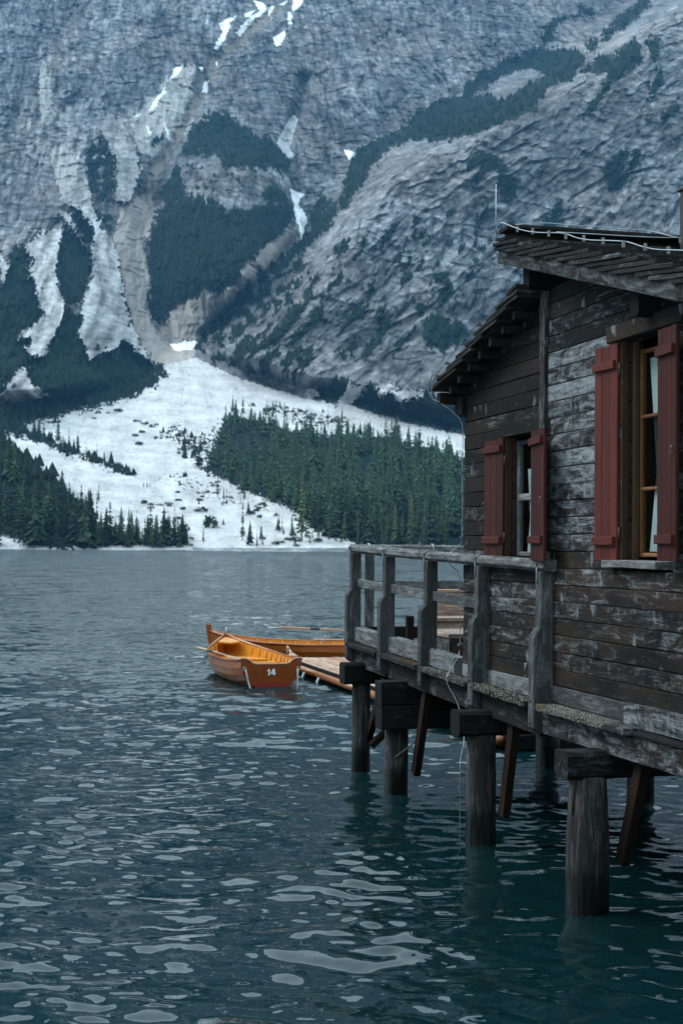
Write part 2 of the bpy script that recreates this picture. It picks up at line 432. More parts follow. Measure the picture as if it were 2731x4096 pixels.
VEG = [  # (polygon, density)
    (zq([(790, 190), (1000, 110), (1100, 130), (1200, 190), (1530, 150), (1530, 220), (1480, 300), (1410, 350), (1300, 440), (1240, 540), (1150, 620), (1070, 590), (1040, 640), (920, 680), (870, 770), (810, 800), (780, 700), (775, 650), (785, 560), (780, 400), (790, 300)]), 1.0),
    (zq([(330, 280), (380, 270), (440, 350), (480, 400), (490, 490), (450, 580), (440, 650), (350, 690), (300, 560), (300, 430), (310, 340)]), 1.0),
    (zq([(390, 170), (430, 200), (500, 310), (515, 390), (480, 360), (430, 310), (380, 240)]), 1.0),
    (zq([(830, 120), (850, 60), (890, 0), (940, 20), (960, 90), (1000, 150), (900, 160)]), 1.0),
    (zq([(500, 210), (540, 200), (590, 200), (600, 250), (560, 280), (520, 250)]), .7),
    (zq([(1370, 80), (1430, 60), (1500, 90), (1510, 140), (1400, 130)]), .95),
    (zq([(-300, 640), (0, 590), (50, 480), (70, 380), (140, 370), (160, 450), (150, 480), (200, 590), (240, 700), (170, 800), (90, 850), (130, 900), (170, 950), (240, 940), (330, 740), (350, 690), (430, 760), (440, 850), (450, 960), (540, 950), (640, 870), (740, 950), (830, 1005), (890, 1045), (720, 1150), (390, 1241), (0, 1330), (-300, 1300)]), 1.0),
    (zq([(440, 900), (640, 860), (760, 960), (880, 1040), (700, 1130), (500, 1130)]), .35),
    (za([(930, 540), (985, 505), (1050, 540), (1140, 590), (1270, 660), (1340, 740), (1330, 790), (1180, 780), (1020, 770), (1000, 720), (850, 720), (840, 670), (880, 590)]), .93),
    (za([(760, 880), (800, 780), (830, 740), (830, 800), (850, 860), (870, 940), (740, 930)]), 1.0),
    (za([(1210, 880), (1260, 850), (1310, 880), (1320, 919), (1200, 930)]), 1.0),
    (za([(840, 740), (1100, 760), (1330, 800), (1330, 900), (1100, 910), (870, 880)]), .18),
    (za([(390, 690), (440, 640), (500, 660), (525, 760), (520, 930), (430, 930), (400, 800)]), .75),
    (za([(700, 640), (760, 590), (740, 660), (700, 700)]), .6),
    (zb([(0, 860), (60, 700), (160, 640), (300, 580), (330, 520), (460, 460), (560, 420), (620, 340), (720, 290), (860, 240), (980, 220), (1110, 240), (1120, 270), (1060, 370), (960, 390), (900, 480), (820, 530), (720, 580), (620, 610), (460, 650), (300, 650), (220, 680), (150, 760), (60, 900), (20, 960), (-20, 960)]), 1.0),
    (zb([(1090, 330), (1180, 260), (1270, 240), (1340, 160), (1380, 230), (1360, 300), (1240, 380), (1160, 500), (1100, 540), (1190, 420), (1230, 330), (1120, 340)]), 1.0),
    (zb([(910, 230), (920, 150), (960, 80), (1050, 70), (1130, 20), (1160, 50), (1000, 100), (950, 200)]), 1.0),
    (zb([(1180, 190), (1250, 80), (1390, -20), (1420, 10), (1360, 90), (1280, 150)]), 1.0),
    (zb([(1110, 210), (1130, 180), (1180, 170), (1170, 220), (1130, 240)]), .9),
    (zb([(1390, 190), (1460, 170), (1470, 220), (1440, 280), (1480, 370), (1420, 470), (1410, 400), (1440, 350), (1420, 240)]), .95),
    (zb([(570, 740), (640, 690), (720, 730), (780, 780), (820, 860), (800, 930), (730, 900), (720, 800), (660, 790), (590, 870)]), .72),
    (zb([(1190, 790), (1290, 680), (1370, 690), (1330, 800), (1290, 880), (1230, 870)]), .72),
    (zb([(1390, 540), (1420, 520), (1420, 580), (1400, 580)]), 1.0), (zb([(1450, 540), (1560, 450), (1540, 510), (1480, 570)]), .8),
    (zb([(930, 1020), (1000, 930), (1020, 940), (980, 1033), (940, 1060)]), 1.0),
    (zb([(130, 200), (230, 90), (310, 120), (210, 180), (80, 260)]), .25),
    (zc([(430, -40), (570, 40), (500, 180), (330, 330), (100, 540), (-100, 720), (-260, 850), (-330, 880), (-150, 680), (0, 490), (200, 340), (330, 230), (370, 100)]), .82),
    (zc([(1080, 780), (1120, 750), (1200, 740), (1290, 750), (1380, 830), (1330, 900), (1200, 950), (1100, 900)]), .93),
    (zc([(430, 1190), (600, 1100), (620, 1110), (590, 1220), (550, 1280), (440, 1250)]), 1.0),
    (zc([(640, 1285), (720, 1170), (770, 1180), (800, 1220), (880, 1210), (930, 1260), (990, 1240), (1100, 1230), (1340, 1250), (1700, 1300), (1700, 1540), (1340, 1450), (1000, 1390), (800, 1340)]), 1.0),
    (zc([(-360, 900), (0, 560), (330, 340), (460, 500), (460, 760), (380, 1000), (330, 1180), (0, 1080), (-250, 1010)]), .50),
    (zc([(460, 300), (900, 150), (1500, 0), (1500, 700), (1000, 1000), (460, 1000)]), .24),
    ([(380, 985), (415, 970), (440, 985), (400, 1015), (350, 1005)], .45), ([(400, 1010), (520, 985), (540, 1050), (470, 1060), (420, 1050)], .42),
    ([(620, 925), (700, 940), (800, 965), (800, 985), (690, 965), (610, 945)], .40), ([(0, 905), (60, 925), (130, 945), (140, 975), (60, 965), (0, 950)], .55),
    ([(-40, 950), (0, 962), (130, 1014), (300, 1083), (312, 1093), (285, 1090), (130, 1030), (60, 1008), (-40, 985)], 1.0),
    ([(360, 1095), (420, 1085), (500, 1130), (560, 1160), (520, 1160), (420, 1120)], .25),
    ([(470, 1085), (480, 1040), (520, 955), (560, 957), (700, 995), (900, 1005), (1065, 1050), (1700, 1150), (1700, 1252), (860, 1256), (780, 1238), (720, 1222), (690, 1180), (600, 1140), (540, 1112)], 1.0),
    ([(-300, 990), (0, 1003), (60, 1050), (130, 1094), (190, 1155), (215, 1205), (260, 1238), (330, 1246), (440, 1254), (230, 1258), (140, 1262), (70, 1255), (0, 1222), (-300, 1180)], 1.0),
]
SCREE = [  # (polygon, kind) kind 1 = pale scree, 2 = tan rubble, 3 = snow
    (zq([(130, 370), (230, 300), (330, 290), (300, 430), (300, 560), (350, 690), (330, 740), (230, 940), (170, 950), (130, 900), (160, 880), (180, 850), (90, 855), (90, 845), (230, 740), (150, 480), (180, 480)]), 1),
    (zq([(470, 390), (500, 310), (430, 200), (340, 130), (300, 0), (440, 0), (480, 100), (530, 280), (600, 340), (650, 420), (660, 640), (700, 800), (820, 1000), (760, 960), (640, 850), (600, 900), (540, 930), (460, 960), (440, 880), (400, 830), (440, 760), (420, 720), (450, 600), (490, 500)]), 1),
    (zq([(300, 190), (360, 190), (400, 290), (470, 380), (440, 360), (370, 270)]), 1),
    (zq([(590, 340), (640, 150), (800, 100), (800, 220), (770, 330), (740, 350), (780, 560), (760, 700), (810, 830), (900, 880), (1040, 870), (1000, 960), (820, 1000), (700, 800), (660, 640)]), 2),
    (zq([(810, 830), (920, 700), (1070, 600), (1100, 660), (1240, 560), (1330, 420), (1480, 320), (1568, 250), (1568, 330), (1400, 480), (1200, 660), (1080, 780), (1040, 860), (900, 880)]), 4),
    (zq([(0, 1150), (50, 1090), (100, 1010), (150, 1010), (150, 1080), (250, 1165), (150, 1190), (0, 1180)]), 1),
    (zq([(0, 590), (0, 420), (50, 480), (30, 560)]), 1),
    (za([(450, 580), (500, 520), (560, 560), (610, 640), (640, 720), (660, 760), (600, 930), (530, 930), (530, 720), (480, 640)]), 1),
    (za([(230, 720), (290, 660), (380, 760), (420, 880), (430, 930), (290, 930), (260, 820)]), 5),
    (za([(180, 500), (190, 240), (210, 280), (240, 420), (245, 560), (215, 590)]), 5),
    (za([(600, 560), (820, 310), (900, 300), (860, 480), (780, 660), (700, 720), (640, 700)]), 5),
    (zc([(360, 1200), (420, 1180), (430, 1250), (330, 1230)]), 1),
    (zc([(550, 1290), (600, 1180), (630, 1110), (640, 1180), (760, 1160), (700, 1190), (640, 1290)]), 1),
    (zc([(780, 1170), (880, 1150), (960, 1210), (1100, 1170), (1090, 1240), (990, 1240), (960, 1280), (990, 1320), (930, 1270), (880, 1210), (810, 1220)]), 1),
    (za([(1168, 0), (1215, 20), (1228, 45), (1150, 110), (1105, 165), (1082, 150), (1130, 95), (1190, 50)]), 3),
    (za([(1005, 110), (1090, 66), (1055, 105), (1050, 150), (1000, 232), (982, 228), (1022, 140)]), 3),
    (za([(1120, 65), (1170, 40), (1150, 75), (1130, 80)]), 3), (za([(1235, 30), (1262, 26), (1235, 78)]), 3), (za([(1285, 20), (1330, -10), (1300, 25)]), 3),
    (za([(1355, -5), (1395, -5), (1370, 35), (1345, 55), (1340, 38)]), 3), (za([(1252, 172), (1316, 138), (1290, 212), (1268, 212)]), 3), (za([(1322, 55), (1342, 70), (1340, 112), (1326, 112)]), 3),
    (za([(685, 505), (740, 425), (760, 405), (765, 420), (700, 500)]), 3), (za([(780, 370), (805, 315), (845, 295), (815, 345)]), 3), (za([(606, 540), (650, 515), (645, 530)]), 3),
    (za([(910, 310), (935, 312), (925, 328)]), 3), (za([(925, 415), (940, 380), (962, 370), (945, 428)]), 3), (za([(985, 285), (1000, 282), (995, 310)]), 3), (za([(670, 570), (700, 610), (690, 625)]), 3), (za([(755, 565), (775, 600), (780, 640), (768, 630)]), 3),
    (za([(1350, 525), (1368, 545), (1332, 680), (1352, 720), (1325, 728), (1272, 660), (1300, 590)]), 6),
    ([(667, 435), (700, 447), (684, 470), (706, 498), (692, 552), (680, 500), (672, 465)], 3), ([(788, 342), (818, 350), (802, 368)], 3), ([(388, 790), (455, 783), (440, 803), (405, 806)], 3),
]

xs = np.concatenate([np.linspace(-4000, -900, 60)[:-1], np.linspace(-900, -30, 90)[:-1], np.arange(-30, 1600, 2.25), np.linspace(1602, 3200, 70)])
v1 = np.concatenate([np.linspace(-1, 0, 46)[:-1], np.linspace(0, 1, 560)])
X, V1 = np.meshgrid(xs, v1)
ytop = -430 + 60 * np.sin(X / 260.0) + 40 * np.sin(X / 97.0 + 1)
Y = np.where(V1 < 0, -8 + (V1) * (-8 - ytop), -8 + V1 * (1279 + 8))
nr, nc = X.shape
xf, yf = X.ravel(), Y.ravel()
R, Wspur, Ev = terrain(xf, yf)
above = sstep(-6, 26, y_at(FAN_TOP, xf) - yf)
hx = (xf - 784) / 3266.4 * R; hz = Ev * R                     # metres across and up
# relief
cA, sA = math.cos(math.radians(38)), math.sin(math.radians(38))
du, dv = hx * cA + hz * sA, -hx * sA + hz * cA             # axes along / across the bedding of the spur
qx = hx + 14 * fbm(hx / 170, hz / 170, 301, 3); qz = hz + 14 * fbm(hx / 150, hz / 190, 305, 3)
def rot(x, z, deg):
    c_, s_ = math.cos(math.radians(deg)), math.sin(math.radians(deg)); return x * c_ + z * s_, -x * s_ + z * c_
du, dv = rot(qx, qz, 40)
a1, a2 = rot(qx, qz, 11); b1, b2 = rot(qx, qz, 62); e1, e2 = rot(qx, qz, -9)
def saw(v): f = v - np.floor(v); return np.where(f < .8, f / .8, (1 - f) / .2)
jl = fbm(hx / 120, hz / 90, 311, 4, .6); jr = fbm(du / 150, dv / 60, 315, 4, .6)
rel_l = 70 * ridged(a1 / 190, a2 / 520, 3, 4, .5) + 24 * ridged(a1 / 46, a2 / 150, 9, 4, .55) + 6 * saw(e2 / 82 + 3.2 * jl) + 2.5 * saw(e2 / 27 + 4.2 * jl) + 14 * ridged(a1 / 21, a2 / 110, 29, 3, .55) + 6 * fbm(a1 / 13, a2 / 18, 17, 3, .6)
rel_r = 46 * ridged(du / 380, dv / 150, 5, 4, .52) + 10 * saw(dv / 52 + 2.6 * jr) + 4 * saw(dv / 19 + 3.4 * jr) + 12 * ridged(b1 / 110, b2 / 44, 31, 4, .5) + 4 * saw(e2 / 21 + 2.4 * jl) + 4 * fbm(hx / 12, hz / 12, 41, 3, .6)
rel = rel_l * (1 - Wspur) + rel_r * Wspur
rel_s = 3.0 * fbm(hx / 60, hz / 25, 51, 4) + 1.2 * fbm(hx / 9, hz / 5, 55, 3)
# domain-warped coordinates for patch outlines
wx = xf + 13 * fbm(xf / 42, yf / 42, 61, 4, .6) + 6 * gnoise(xf / 7, yf / 7, 65) + 5 * gnoise(xf / 3.6, yf / 4.2, 66)
wy = yf + 15 * fbm(xf / 36, yf / 48, 71, 4, .6) + 7 * gnoise(xf / 6, yf / 9, 75) + 5 * gnoise(xf / 3.3, yf / 4.6, 76)
wx2 = xf + 16 * fbm(xf / 30, yf / 30, 361, 4, .62) + 4 * gnoise(xf / 4, yf / 4, 365); wy2 = yf + 22 * fbm(xf / 26, yf / 36, 371, 4, .62) + 5 * gnoise(xf / 4, yf / 5, 375)
wx3 = xf + 42 * fbm(xf / 34, yf / 34, 461, 5, .66) + 7 * gnoise(xf / 4, yf / 4, 465); wy3 = yf + 46 * fbm(xf / 30, yf / 40, 471, 5, .66) + 8 * gnoise(xf / 4, yf / 5, 475)
swx = xf + 5 * fbm(xf / 18, yf / 18, 81, 3); swy = yf + 5 * fbm(xf / 18, yf / 18, 85, 3)
# the streaky scatter of scrub: 0..1 uniform-ish
st = fbm(b1 / 42, b2 / 13, 91, 5, .62) * Wspur + fbm(a1 / 13, a2 / 24, 95, 5, .6) * (1 - Wspur)
st = .5 + .5 * np.tanh(st * 3.2)
fan = yf > y_at(FAN_TOP, wx) + 3 * gnoise(xf / 15, yf / 15, 99)
st = np.where(fan, .5 + .5 * np.tanh(3 * fbm(xf / 11, yf / 6, 103, 4, .6)), st)
dens = np.zeros_like(xf)
for poly, dn in VEG:
    m = .42 * inpoly(wx, wy, poly) + .36 * inpoly(wx2, wy2, poly) + .24 * inpoly(wx3, wy3, poly); dens = np.where(m > 0, np.maximum(dens, dn * m), dens)
dens = np.where((xf < -30) & ~fan, .75, dens)
dens = np.where((xf < -30) & fan, .97, dens)
hole = inpoly(wx, wy, zb([(600, 440), (760, 340), (860, 310), (930, 340), (860, 390), (740, 460), (690, 430)]))
dens = np.where(hole, .06, dens)
veg = st < np.where(dens > .9, dens + .06, dens)
kind = np.where(fan, 1, 0)
st2 = .22 + .5 * (.5 + .5 * np.tanh(3.5 * fbm(a1 / 8, a2 / 38, 395, 4, .65)))
for poly, kd in SCREE:
    m = inpoly(swx, swy, poly) if kd in (3, 6) else (.38 * inpoly(wx, wy, poly) + .34 * inpoly(wx2, wy2, poly) + .28 * inpoly(wx3, wy3, poly)) > st2
    kind = np.where(m, kd, kind)
    if kd in (1, 2, 3, 6):
        veg &= ~(m & (st > .10))
gd, _ = pdist(wx * .5 + swx * .5, wy * .5 + swy * .5, GULLY[:10])
kind = np.where((gd < 10 + 7 * gnoise(xf / 20, yf / 20, 7)) & (kind == 0), 7, kind)
beach = (yf > 1240) & (yf > 1253 + 4 * gnoise(xf / 40, 0 * xf, 5)) & ((xf < 115 - (1262 - yf) * 2) | ((xf > 235) & (xf < 800)))
veg &= ~beach
# colours
def C3(r, g, b): return np.array([r, g, b])[None, :]
s1 = fbm(du / 70, dv / 10, 111, 5, .6) * Wspur + fbm(a1 / 11, a2 / 60, 115, 5, .6) * (1 - Wspur)
s2 = fbm(e1 / 10, e2 / 7, 121, 4, .66)
s3 = fbm(qx / 170, qz / 150, 125, 4, .55)
s4 = fbm(e1 / 75, e2 / 9, 131, 5, .6)
cr1 = ridged(b1 / 60, b2 / 20, 135, 4, .6) * Wspur + ridged(a1 / 30, a2 / 90, 137, 4, .6) * (1 - Wspur)
cr2 = ridged(du / 80, dv / 16, 235, 4, .6) * Wspur + ridged(e1 / 110, e2 / 26, 237, 4, .6) * (1 - Wspur)
lum = .128 * np.exp(.9 * s1 + 1.25 * s2 + .9 * s3 + .6 * s4 - 3.6 * np.clip(cr1 - .60, 0, 1) - 3.2 * np.clip(cr2 - .60, 0, 1))
lum = np.clip(lum, .025, .50)
warm = np.clip(.5 + 2.2 * fbm(hx / 90, hz / 140, 141, 4), 0, 1)[:, None]
col = lum[:, None] * (C3(.95, .99, 1.07) * (1 - warm * .4) + C3(1.14, 1.0, .90) * warm * .4)
an = np.arctan2(yf - 770, xf - 410); ds = np.hypot(yf - 770, xf - 410)
run = fbm(an * 9 + .9 * fbm(xf / 60, yf / 40, 421, 4), ds / 110, 425, 5, .62)
sl = np.clip(.43 + .13 * run + .20 * fbm(xf / 70 + yf / 40, yf / 16 - xf / 120, 151, 5, .62) + .12 * fbm(xf / 8, yf / 3.4, 155, 4, .68) - .5 * np.clip(fbm(xf / 26 + yf / 20, yf / 9 - xf / 60, 159, 5, .6) - .22, 0, 1), .16, .62)[:, None]
tn = np.clip(.225 + .10 * s2 + .10 * s1, .15, .5)[:, None]
col = np.where((kind == 1)[:, None], sl * C3(1, 1, 1.0), col)
pale = ((kind == 1) & ~fan)
pa = (.30 + .70 * sstep(330, 640, yf + 60 * s3)) * np.clip(.75 + 1.2 * s1, .25, 1)
col = np.where(pale[:, None], (np.clip(.30 + .24 * s1 + .28 * s2, .10, .48) * pa + (1 - pa) * lum)[:, None] * C3(1.0, 1.0, 1.02), col)
col = np.where((kind == 2)[:, None], (tn + .06) * C3(1.12, 1.0, .92), col)
col = np.where((kind == 4)[:, None], tn * C3(1.1, .98, .9), col)
col = np.where((kind == 5)[:, None], (tn + .05) * C3(1.02, 1.0, .98), col)
col = np.where((kind == 7)[:, None], tn * .62 * C3(1.16, 1.0, .86), col)
col = np.where((kind == 6)[:, None], np.clip(.50 + .2 * s2, .3, .75)[:, None] * C3(1, 1, 1.03), col)
col = np.where((kind == 3)[:, None], C3(.80, .82, .85), col)
vg = np.clip(.9 + .8 * fbm(xf / 5, yf / 5, 161, 3), .4, 1.7)[:, None]
col = np.where(veg[:, None], vg * C3(.0060, .0135, .0100), col)
# wet stones by the water line
# final depth
R = R + np.where(fan | (kind == 1), rel_s, rel * above) - np.where(veg, 2.5 + 5 * np.clip(fbm(xf / 6, yf / 7, 171, 3), -.5, 1), 0) * sstep(1262, 1240, yf)
PT = survey(xf, yf, R)
def grid_mesh(name, pts, nr, nc, smooth=True):
    idx = np.arange(nr * nc).reshape(nr, nc)
    q = np.stack([idx[:-1, :-1], idx[1:, :-1], idx[1:, 1:], idx[:-1, 1:]], -1).reshape(-1, 4)
    me = bpy.data.meshes.new(name)
    me.vertices.add(nr * nc); me.vertices.foreach_set('co', pts.astype(np.float32).ravel())
    me.loops.add(q.size); me.loops.foreach_set('vertex_index', q.astype(np.int32).ravel())
    me.polygons.add(len(q)); me.polygons.foreach_set('loop_start', np.arange(0, q.size, 4, dtype=np.int32))
    me.polygons.foreach_set('use_smooth', np.full(len(q), smooth, dtype=bool))
    me.update(calc_edges=True); me.validate()
    return me
me = grid_mesh('mountain', PT, nr, nc, False)
at = me.attributes.new('albedo', 'FLOAT_COLOR', 'POINT')
at.data.foreach_set('color', np.concatenate([col, np.ones((len(col), 1))], 1).astype(np.float32).ravel())
t = NT('mountain_ground')
a = t.new('Attribute', attribute_name='albedo')
g = t.new('NewGeometry')
n = t.noise(t.vmath('MULTIPLY', g.outputs['Position'], (.35, .35, .5)), 1.0, 5, .65)
t.bsdf(t.mix(1.0, a.outputs['Color'], t.math('ADD', t.math('MULTIPLY', n, .7), .65), 'MULTIPLY'), .95, n, .9, 1.5, **{'Specular IOR Level': .1})
me.materials.append(t.m)
mountain = bpy.data.objects.new('mountain', me); COL.objects.link(mountain)
tag(mountain, 'rocky mountain face with gullies, scrub and a white scree fan above the lake', kind='structure')

# wooded slopes out of view right and behind, added to block low sky light
az = np.radians(np.linspace(38, 285, 90)); rad = np.concatenate([np.linspace(0, 1, 26)])
AZm, RDm = np.meshgrid(az, rad, indexing='ij')
r0 = 60 + 240 * np.abs(np.sin((AZm - math.radians(38)) * .5)) ** .5 + np.where(AZm > math.radians(200), (AZm - math.radians(200)) * 260, 0)
r0 = np.where(AZm < math.radians(80), 420 - (AZm - math.radians(38)) * 380, r0)
rd = r0 + RDm * 620
hx2, hy2 = np.sin(AZm) * rd, np.cos(AZm) * rd
hz2 = -1.5 + 430 * RDm ** .9 * (1 + .2 * fbm(hx2 / 160, hy2 / 160, 401, 4)) + 7 * fbm(hx2 / 14, hy2 / 14, 405, 3) * np.clip(RDm * 8, 0, 1)
me = grid_mesh('unseen_wooded_hills', np.stack([hx2.ravel(), hy2.ravel(), hz2.ravel()], -1), *hx2.shape)
me.materials.append(M_scrub)
hills = bpy.data.objects.new('unseen_wooded_hills', me); COL.objects.link(hills)
tag(hills, 'unseen wooded slopes around the lake, added to block low sky light', kind='structure')

# ------------------------------------------------------------------ the lake
wv = []
r2 = random.Random(5)
for lam, slope, nn in ((4.5, .010, 5), (2.2, .018, 8), (1.15, .026, 12), (.66, .038, 18), (.40, .068, 24), (.25, .098, 26), (.155, .078, 22)):
    for i in range(nn):
        l = lam * r2.uniform(.72, 1.38); th = -math.pi / 2 + r2.gauss(0.12, .80)
        k = 2 * math.pi / l
        wv.append((k * math.cos(th), k * math.sin(th), slope * math.sqrt(2.0 / nn) / k, r2.uniform(0, 6.28), l))
tb = np.concatenate([np.tan(np.linspace(-1.50, -.30, 34))[:-1], np.linspace(-.31, .31, 430), np.tan(np.linspace(.30, 1.50, 34))[1:]])
rr = np.concatenate([np.linspace(1.2, 7.4, 50), 3768 / np.linspace(3768 / 7.5, 3768 / 900.0, 960)])
RR, BB = np.meshgrid(rr, tb, indexing='ij')
RR = RR / np.maximum(1, np.sqrt(1 + BB * BB) / 1.05)
wxx, wyy = (BB * RR).ravel(), RR.ravel()
dR = np.gradient(rr)[:, None] * np.ones_like(BB); dX = np.abs(np.gradient(tb))[None, :] * RR
dR, dX = dR.ravel(), dX.ravel()
zz = np.zeros_like(wxx)
gust = .72 + .5 * np.clip(fbm(wxx / 9, wyy / 14, 201, 3) + .3, 0, 1)
gust2 = np.clip(.55 + 1.9 * fbm(wxx / 1.7, wyy / 3.2, 205, 4, .6), .12, 1.8)
for kx, ky, am, ph, l in wv:
    att = np.exp(-(np.abs(ky) * dR / 1.7) ** 2 - (np.abs(kx) * dX / 1.7) ** 2)
    c = np.cos(kx * wxx + ky * wyy + ph)
    zz += am * att * c * (gust if l > .34 else gust2)
me = grid_mesh('lake', np.stack([wxx, wyy, zz], -1), *RR.shape)
t = NT('lake_water')
g = t.new('NewGeometry'); pos = g.outputs['Position']
ln = t.new('VectorMath', operation='LENGTH'); t.l.new(pos, ln.inputs[0])
far = t.mr(ln.outputs['Value'], 8.0, 44.0)
def ncol(sc, det, rgh):
    q_ = t.new('TexNoise'); t.set(q_.inputs['Vector'], t.vmath('MULTIPLY', pos, sc)); q_.inputs['Scale'].default_value = 1.0
    q_.inputs['Detail'].default_value = det; q_.inputs['Roughness'].default_value = rgh
    return t.vmath('SUBTRACT', q_.outputs['Color'], (.5, .5, .5))
def vscale(v_, f_):
    q_ = t.new('VectorMath', operation='SCALE'); t.set(q_.inputs[0], v_); t.set(q_.inputs['Scale'], f_); return q_.outputs[0]
tilt = vscale(ncol((5.5, 9.0, 1), 3, .6), t.math('ADD', t.math('MULTIPLY', far, .5), .16))
tilt = t.vmath('ADD', tilt, vscale(ncol((1.6, 2.2, 1), 4, .6), t.math('MULTIPLY', far, 1.5)))
tilt = t.vmath('ADD', tilt, vscale(ncol((.32, .22, 1), 4, .62), t.math('MULTIPLY', far, .85)))
tilt = t.vmath('MULTIPLY', tilt, (.8, 1.25, 0))
tilt = t.vmath('ADD', tilt, vscale((0.0, -1.0, 0.0), t.math('MULTIPLY', far, .25)))       # normals leaned toward the viewer so distant water reflects more sky
nrm = t.new('VectorMath', operation='NORMALIZE'); t.l.new(t.vmath('ADD', g.outputs['Normal'], tilt), nrm.inputs[0])
pb = t.bsdf((.0022, .0145, .0165), .012, None, **{'IOR': 1.333})
t.l.new(nrm.outputs[0], pb.inputs['Normal'])
me.materials.append(t.m)
lake = bpy.data.objects.new('lake', me); COL.objects.link(lake)
tag(lake, 'rippled teal lake water between the jetty and the far shore', kind='structure')

# ------------------------------------------------------------------ the boathouse
def rc(w=.5, b=.5, v=.5, dv=.08, dw=.12):
    return (min(1, max(0, w + random.uniform(-dw, dw))), min(1, max(0, b + random.uniform(-.2, .2))), min(1, max(0.05, v + random.uniform(-dv, dv))), 1)
TW = -.11
hut = empty('boathouse', Matrix.Translation(P(11.0, -1.5, 1.2)) @ ROTF)
tag(hut, 'dark weathered timber boathouse with red shutters standing over the water', 'boathouse')
PITCHZ = .1368
Z0 = 1.542
def lean_z(s): return 4.715 - .285 * (s - 11.153)          # underside of the lean-to roof at the wall
def main_z(s): return 5.08 - .268 * (11.40 - s)             # underside of the main roof at the wall
OPEN = [(11.08, 11.87, 2.555, 3.645), (8.80, 9.58, 2.577, 4.187)]   # window openings s0, s1, z0, z1
# wall planks, course by course
for i in range(-1, 27):
    za0, za1 = Z0 + i * PITCHZ, Z0 + (i + 1) * PITCHZ - .004
    zm = (za0 + za1) / 2
    segs = []
    # far section, beyond the trim post
    smax = 12.955
    if za0 > lean_z(12.955) - .02:
        smax = 11.153 + (4.715 - za0) / .285
    if za0 > 3.92: smax = min(smax, 12.98)
    if smax > 11.05 and za0 < 4.70:
        segs.append((10.99 if za0 > 3.6 else 10.90, smax, 'far'))
    if za0 < main_z(8.2) + .6:
        hi = 10.985 if za0 > 3.6 else 10.895
        lo = 7.3 if za1 < 4.15 else max(7.3, 11.40 - (5.08 - za0) / .268)
        if lo < hi: segs.append((lo, hi, 'near'))
    for (s0, s1, sec) in segs:
        cuts = [(s0, s1)]
        for (o0, o1, oz0, oz1) in OPEN:
            if za1 > oz0 + .03 and za0 < oz1 - .03:
                nc2 = []
                for (c0, c1) in cuts:
                    if o1 <= c0 or o0 >= c1: nc2.append((c0, c1)); continue
                    if o0 > c0: nc2.append((c0, o0))
                    if o1 < c1: nc2.append((o1, c1))
                cuts = nc2
        for (c0, c1) in cuts:
            if c1 - c0 < .05: continue
            if sec == 'near' and zm < 2.5 and c1 - c0 > 2.5 and random.random() < .4:
                j = random.uniform(c0 + .8, c1 - .8); parts = [(c0, j - .002), (j + .002, c1)]
            else: parts = [(c0, c1)]
            for (q0, q1) in parts:
                if sec == 'far':
                    c = rc(.36 if zm > 2.6 else .52, .35 if zm > 2.6 else .75, .40 if zm > 2.6 else .52)
                    if 3.5 < zm: c = rc(.33, .45, .42)
                elif zm > 4.3: c = rc(.36, .15, .52)
                elif zm > 2.75: c = rc(.72 if q1 > 9.9 else .5, .25, .55)
                elif zm > 2.2: c = rc(.52, .9, .56)
                else: c = rc(.44, .9, .50)
                tj = random.uniform(-.004, .004)
                box('plank', q0, q1, TW - .035 + tj, TW + tj, za0, za1, M_wall, hut, c, seg=3, jit=.0022, bev=.006)
# trim post, corner board, other walls
box('trim_post', 10.945, 11.055, TW - .02, TW + .035, 3.655, 4.80, M_dark, hut, rc(.5, .7, .62), 'z', seg=4)
box('corner_block', 12.90, 13.10, TW - .12, TW + .05, 3.94, 4.12, M_dark, hut, rc(.2, .3, .4))
for (nm, a) in (('end_wall', (12.90, 12.945, -4.0, TW - .04, 1.4, 4.20)), ('rear_wall', (7.3, 12.90, -4.02, -3.97, 1.4, 4.3)), ('near_wall', (7.25, 7.30, -4.0, TW - .04, 1.2, 4.0)), ('floor_boards', (7.3, 12.88, -3.95, TW - .05, 1.40, 1.45))):
    box(nm, *a, M_dark, hut, rc(.3, .4, .4))
box('inner_lining', 7.3, 12.88, TW - .075, TW - .045, 4.32, 4.60, M_dark, hut, rc(.2, .2, .3))

